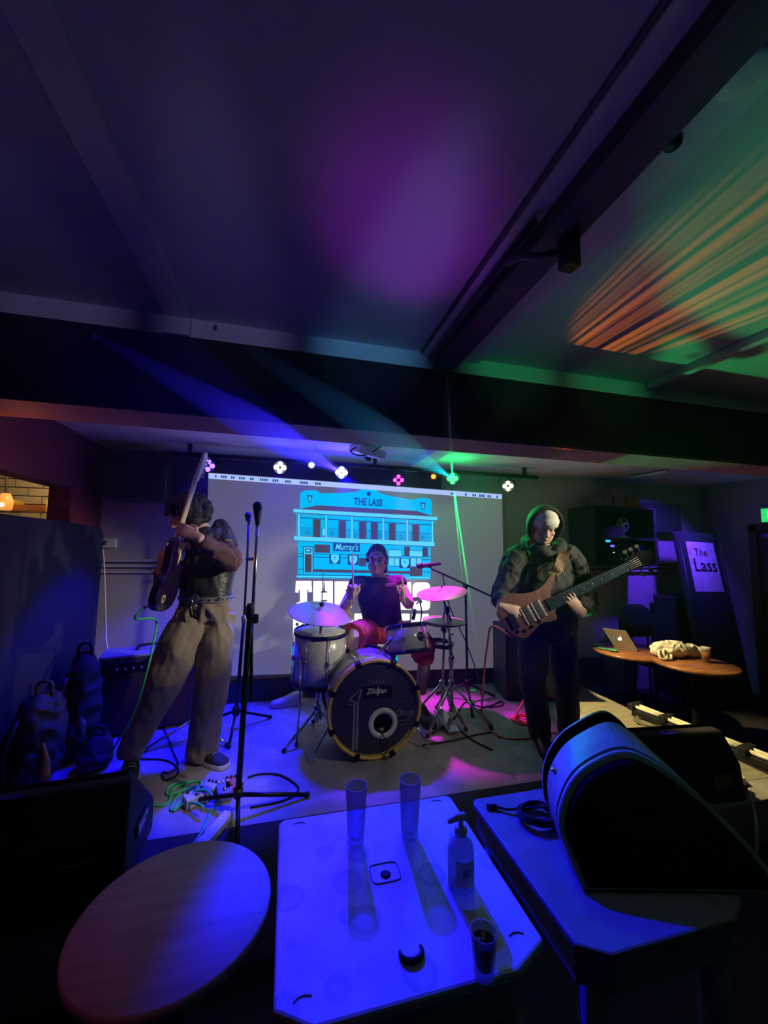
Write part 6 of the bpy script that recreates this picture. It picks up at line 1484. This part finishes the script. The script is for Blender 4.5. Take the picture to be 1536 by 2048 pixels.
# coasters, bag, beer
cg = mat('green_coaster', (.10, .40, .22), .8); cw_ = mat('pale_coaster', (.5, .62, .45), .8)
for k, (px, py, m_, lab) in enumerate(((1196, 1289, cw_, 'pale coaster nearest the rim of the laptop table'), (1206, 1297, cg, 'green coaster with pale middle beside the laptop table rim'), (1226, 1300, cg, 'green coaster lying against the laptop'))):
    p = onz(px, py, RZ1 + .001 + .005 * k); tag(MB().lathe([(.046, 0), (.047, .002), (.046, .004), (.001, .004)], p, n=24).build('coaster', m_), lab, 'coaster', 'coasters on the laptop table')
bc = onz(1345, 1312, RZ); bc = V((bc.x, bc.y, RZ))
t = thing('carrier_bag', 'crumpled white carrier bag lying across the two round tables', 'bag', bc)
bmm = mat('thin_white_plastic', (.78, .72, .60), .45)
mb = MB(); mb.ball(bc + V((0, 0, .062)), (.15, .10, .055)); mb.ball(bc + V((-.10, .02, .055)), (.09, .07, .045)); mb.ball(bc + V((.15, -.03, .05)), (.11, .06, .04), (0, 0, -.4))
mb.build('bag_body', bmm, t, remesh=.006, smooth=1, wrinkle=(.020, 16, (1, 1, 1)))
for dx in (0, .05): MB().tube([bc + V((-.14 + dx, -.02, .06)), bc + V((-.22 + dx, -.06, .065)), bc + V((-.24 + dx, -.09, .02)), bc + V((-.20 + dx, -.11, .014)), bc + V((-.15 + dx, -.07, .04))], .012, smooth=4).build('bag_handle', bmm, t)
tumbler(onz(1413, 1324, RZ), .030, .040, .125, 'full amber beer with a pale head on the round table', .72, M['beer'], RZ + .0015, foam=True, gm_=M['glass_thin'])
# things heaped behind the tables
cb_ = V(onz(1275, 1262, .55)); cp = at(1272, 1250, 3.55)
t = thing('padded_chair', 'dark round-backed chair behind the laptop table', 'chair', V((cp.x, cp.y, 0)))
MB().trunk([(V((cp.x, cp.y, .66)), .22, .05), (V((cp.x, cp.y, .82)), .24, .05), (V((cp.x, cp.y, .95)), .18, .045), (V((cp.x, cp.y, 1.0)), .08, .03)], (1, 0, 0)).build('backrest', M['dark_fabric'], t)
MB().lathe([(.20, .42), (.22, .44), (.22, .49), (.18, .51), (.01, .51)], V((cp.x, cp.y - .20, 0)), n=28).build('seat', M['dark_fabric'], t)
for sx_ in (-1, 1):
    for dy in (-.36, .0): MB().tube([V((cp.x + sx_ * .17, cp.y + dy, 0)), V((cp.x + sx_ * .15, cp.y + dy, .44 if dy else .70))], .013).build('leg', M['steel_black'], t)
p = at(1352, 1228, 3.55)
t = thing('flight_case', 'black square equipment case standing behind the white bag', 'case', V((p.x, p.y, 0)))
MB().box((p.x, p.y, .55), (.34, .26, 1.08), (0, 0, -.1)).build('case_body', M['black'], t, bevel=.012)
MB().box((p.x, p.y - .135, .80), (.30, .02, .02), (0, 0, -.1)).build('lid_seam', M['steel_black'], t)
MB().tube([(p.x - .06, p.y - .17, .9), (p.x - .06, p.y - .20, .92), (p.x + .06, p.y - .20, .92), (p.x + .06, p.y - .17, .9)], .008).build('handle', M['rubber'], t)
# light batten along the stage edge
a, b = onz(1272, 1412, .29), onz(1600, 1540, .29); d = (b - a).normalized(); L_ = (b - a).length; sd = V((-d.y, d.x, 0)); an = math.atan2(d.y, d.x)
t = thing('light_batten', 'long pale light batten lying along the plywood stage edge', 'stage light', V(((a.x + b.x) / 2, (a.y + b.y) / 2, STAGE_Z)))
MB().box((a + b) / 2 + V((0, 0, -.04)), (L_, .12, .055), (0, 0, an)).build('housing', M['black'], t, bevel=.006)
tb = mat('cream_reflector', (.92, .86, .62), .3)
seg = 0
for k in range(4):
    p0, p1 = a + d * (L_ * (k + .06) / 4), a + d * (L_ * (k + .94) / 4)
    MB().tube([p0 + sd * .022, p1 + sd * .022], .018, n=12).build('tube', tb, t); MB().tube([p0 - sd * .028 + V((0, 0, .002)), p1 - sd * .028 + V((0, 0, .002))], .014, n=12).build('tube', tb, t)
    MB().box(p0 - d * .02 + V((0, 0, 0.0)), (.05, .14, .05), (0, 0, an)).build('bracket', M['black'], t, bevel=.006)
c0 = onz(1300, 1447, STAGE_Z); pts = []
for k in range(60):
    q = k * .42; r = .10 + .02 * math.sin(k * .7); pts.append(V((c0.x + r * math.cos(q), c0.y + r * .9 * math.sin(q), STAGE_Z + .012 + .008 * k / 60)))
tag(MB().tube(pts, .005, n=6).build('coiled_lead', mat('olive_lead', (.22, .2, .12), .6)), 'loose coil of thin lead on the plywood beside the light batten', 'cable')
# ---------------------------------------------------------------- thin stage haze in front of the lamps
hz = MB().box((0.15, 2.15, 1.9), (3.1, 2.9, 1.36)).build('stage_haze', haze_mat('upper_haze', 0.011)); tag(hz, kind='stuff')

finalize()
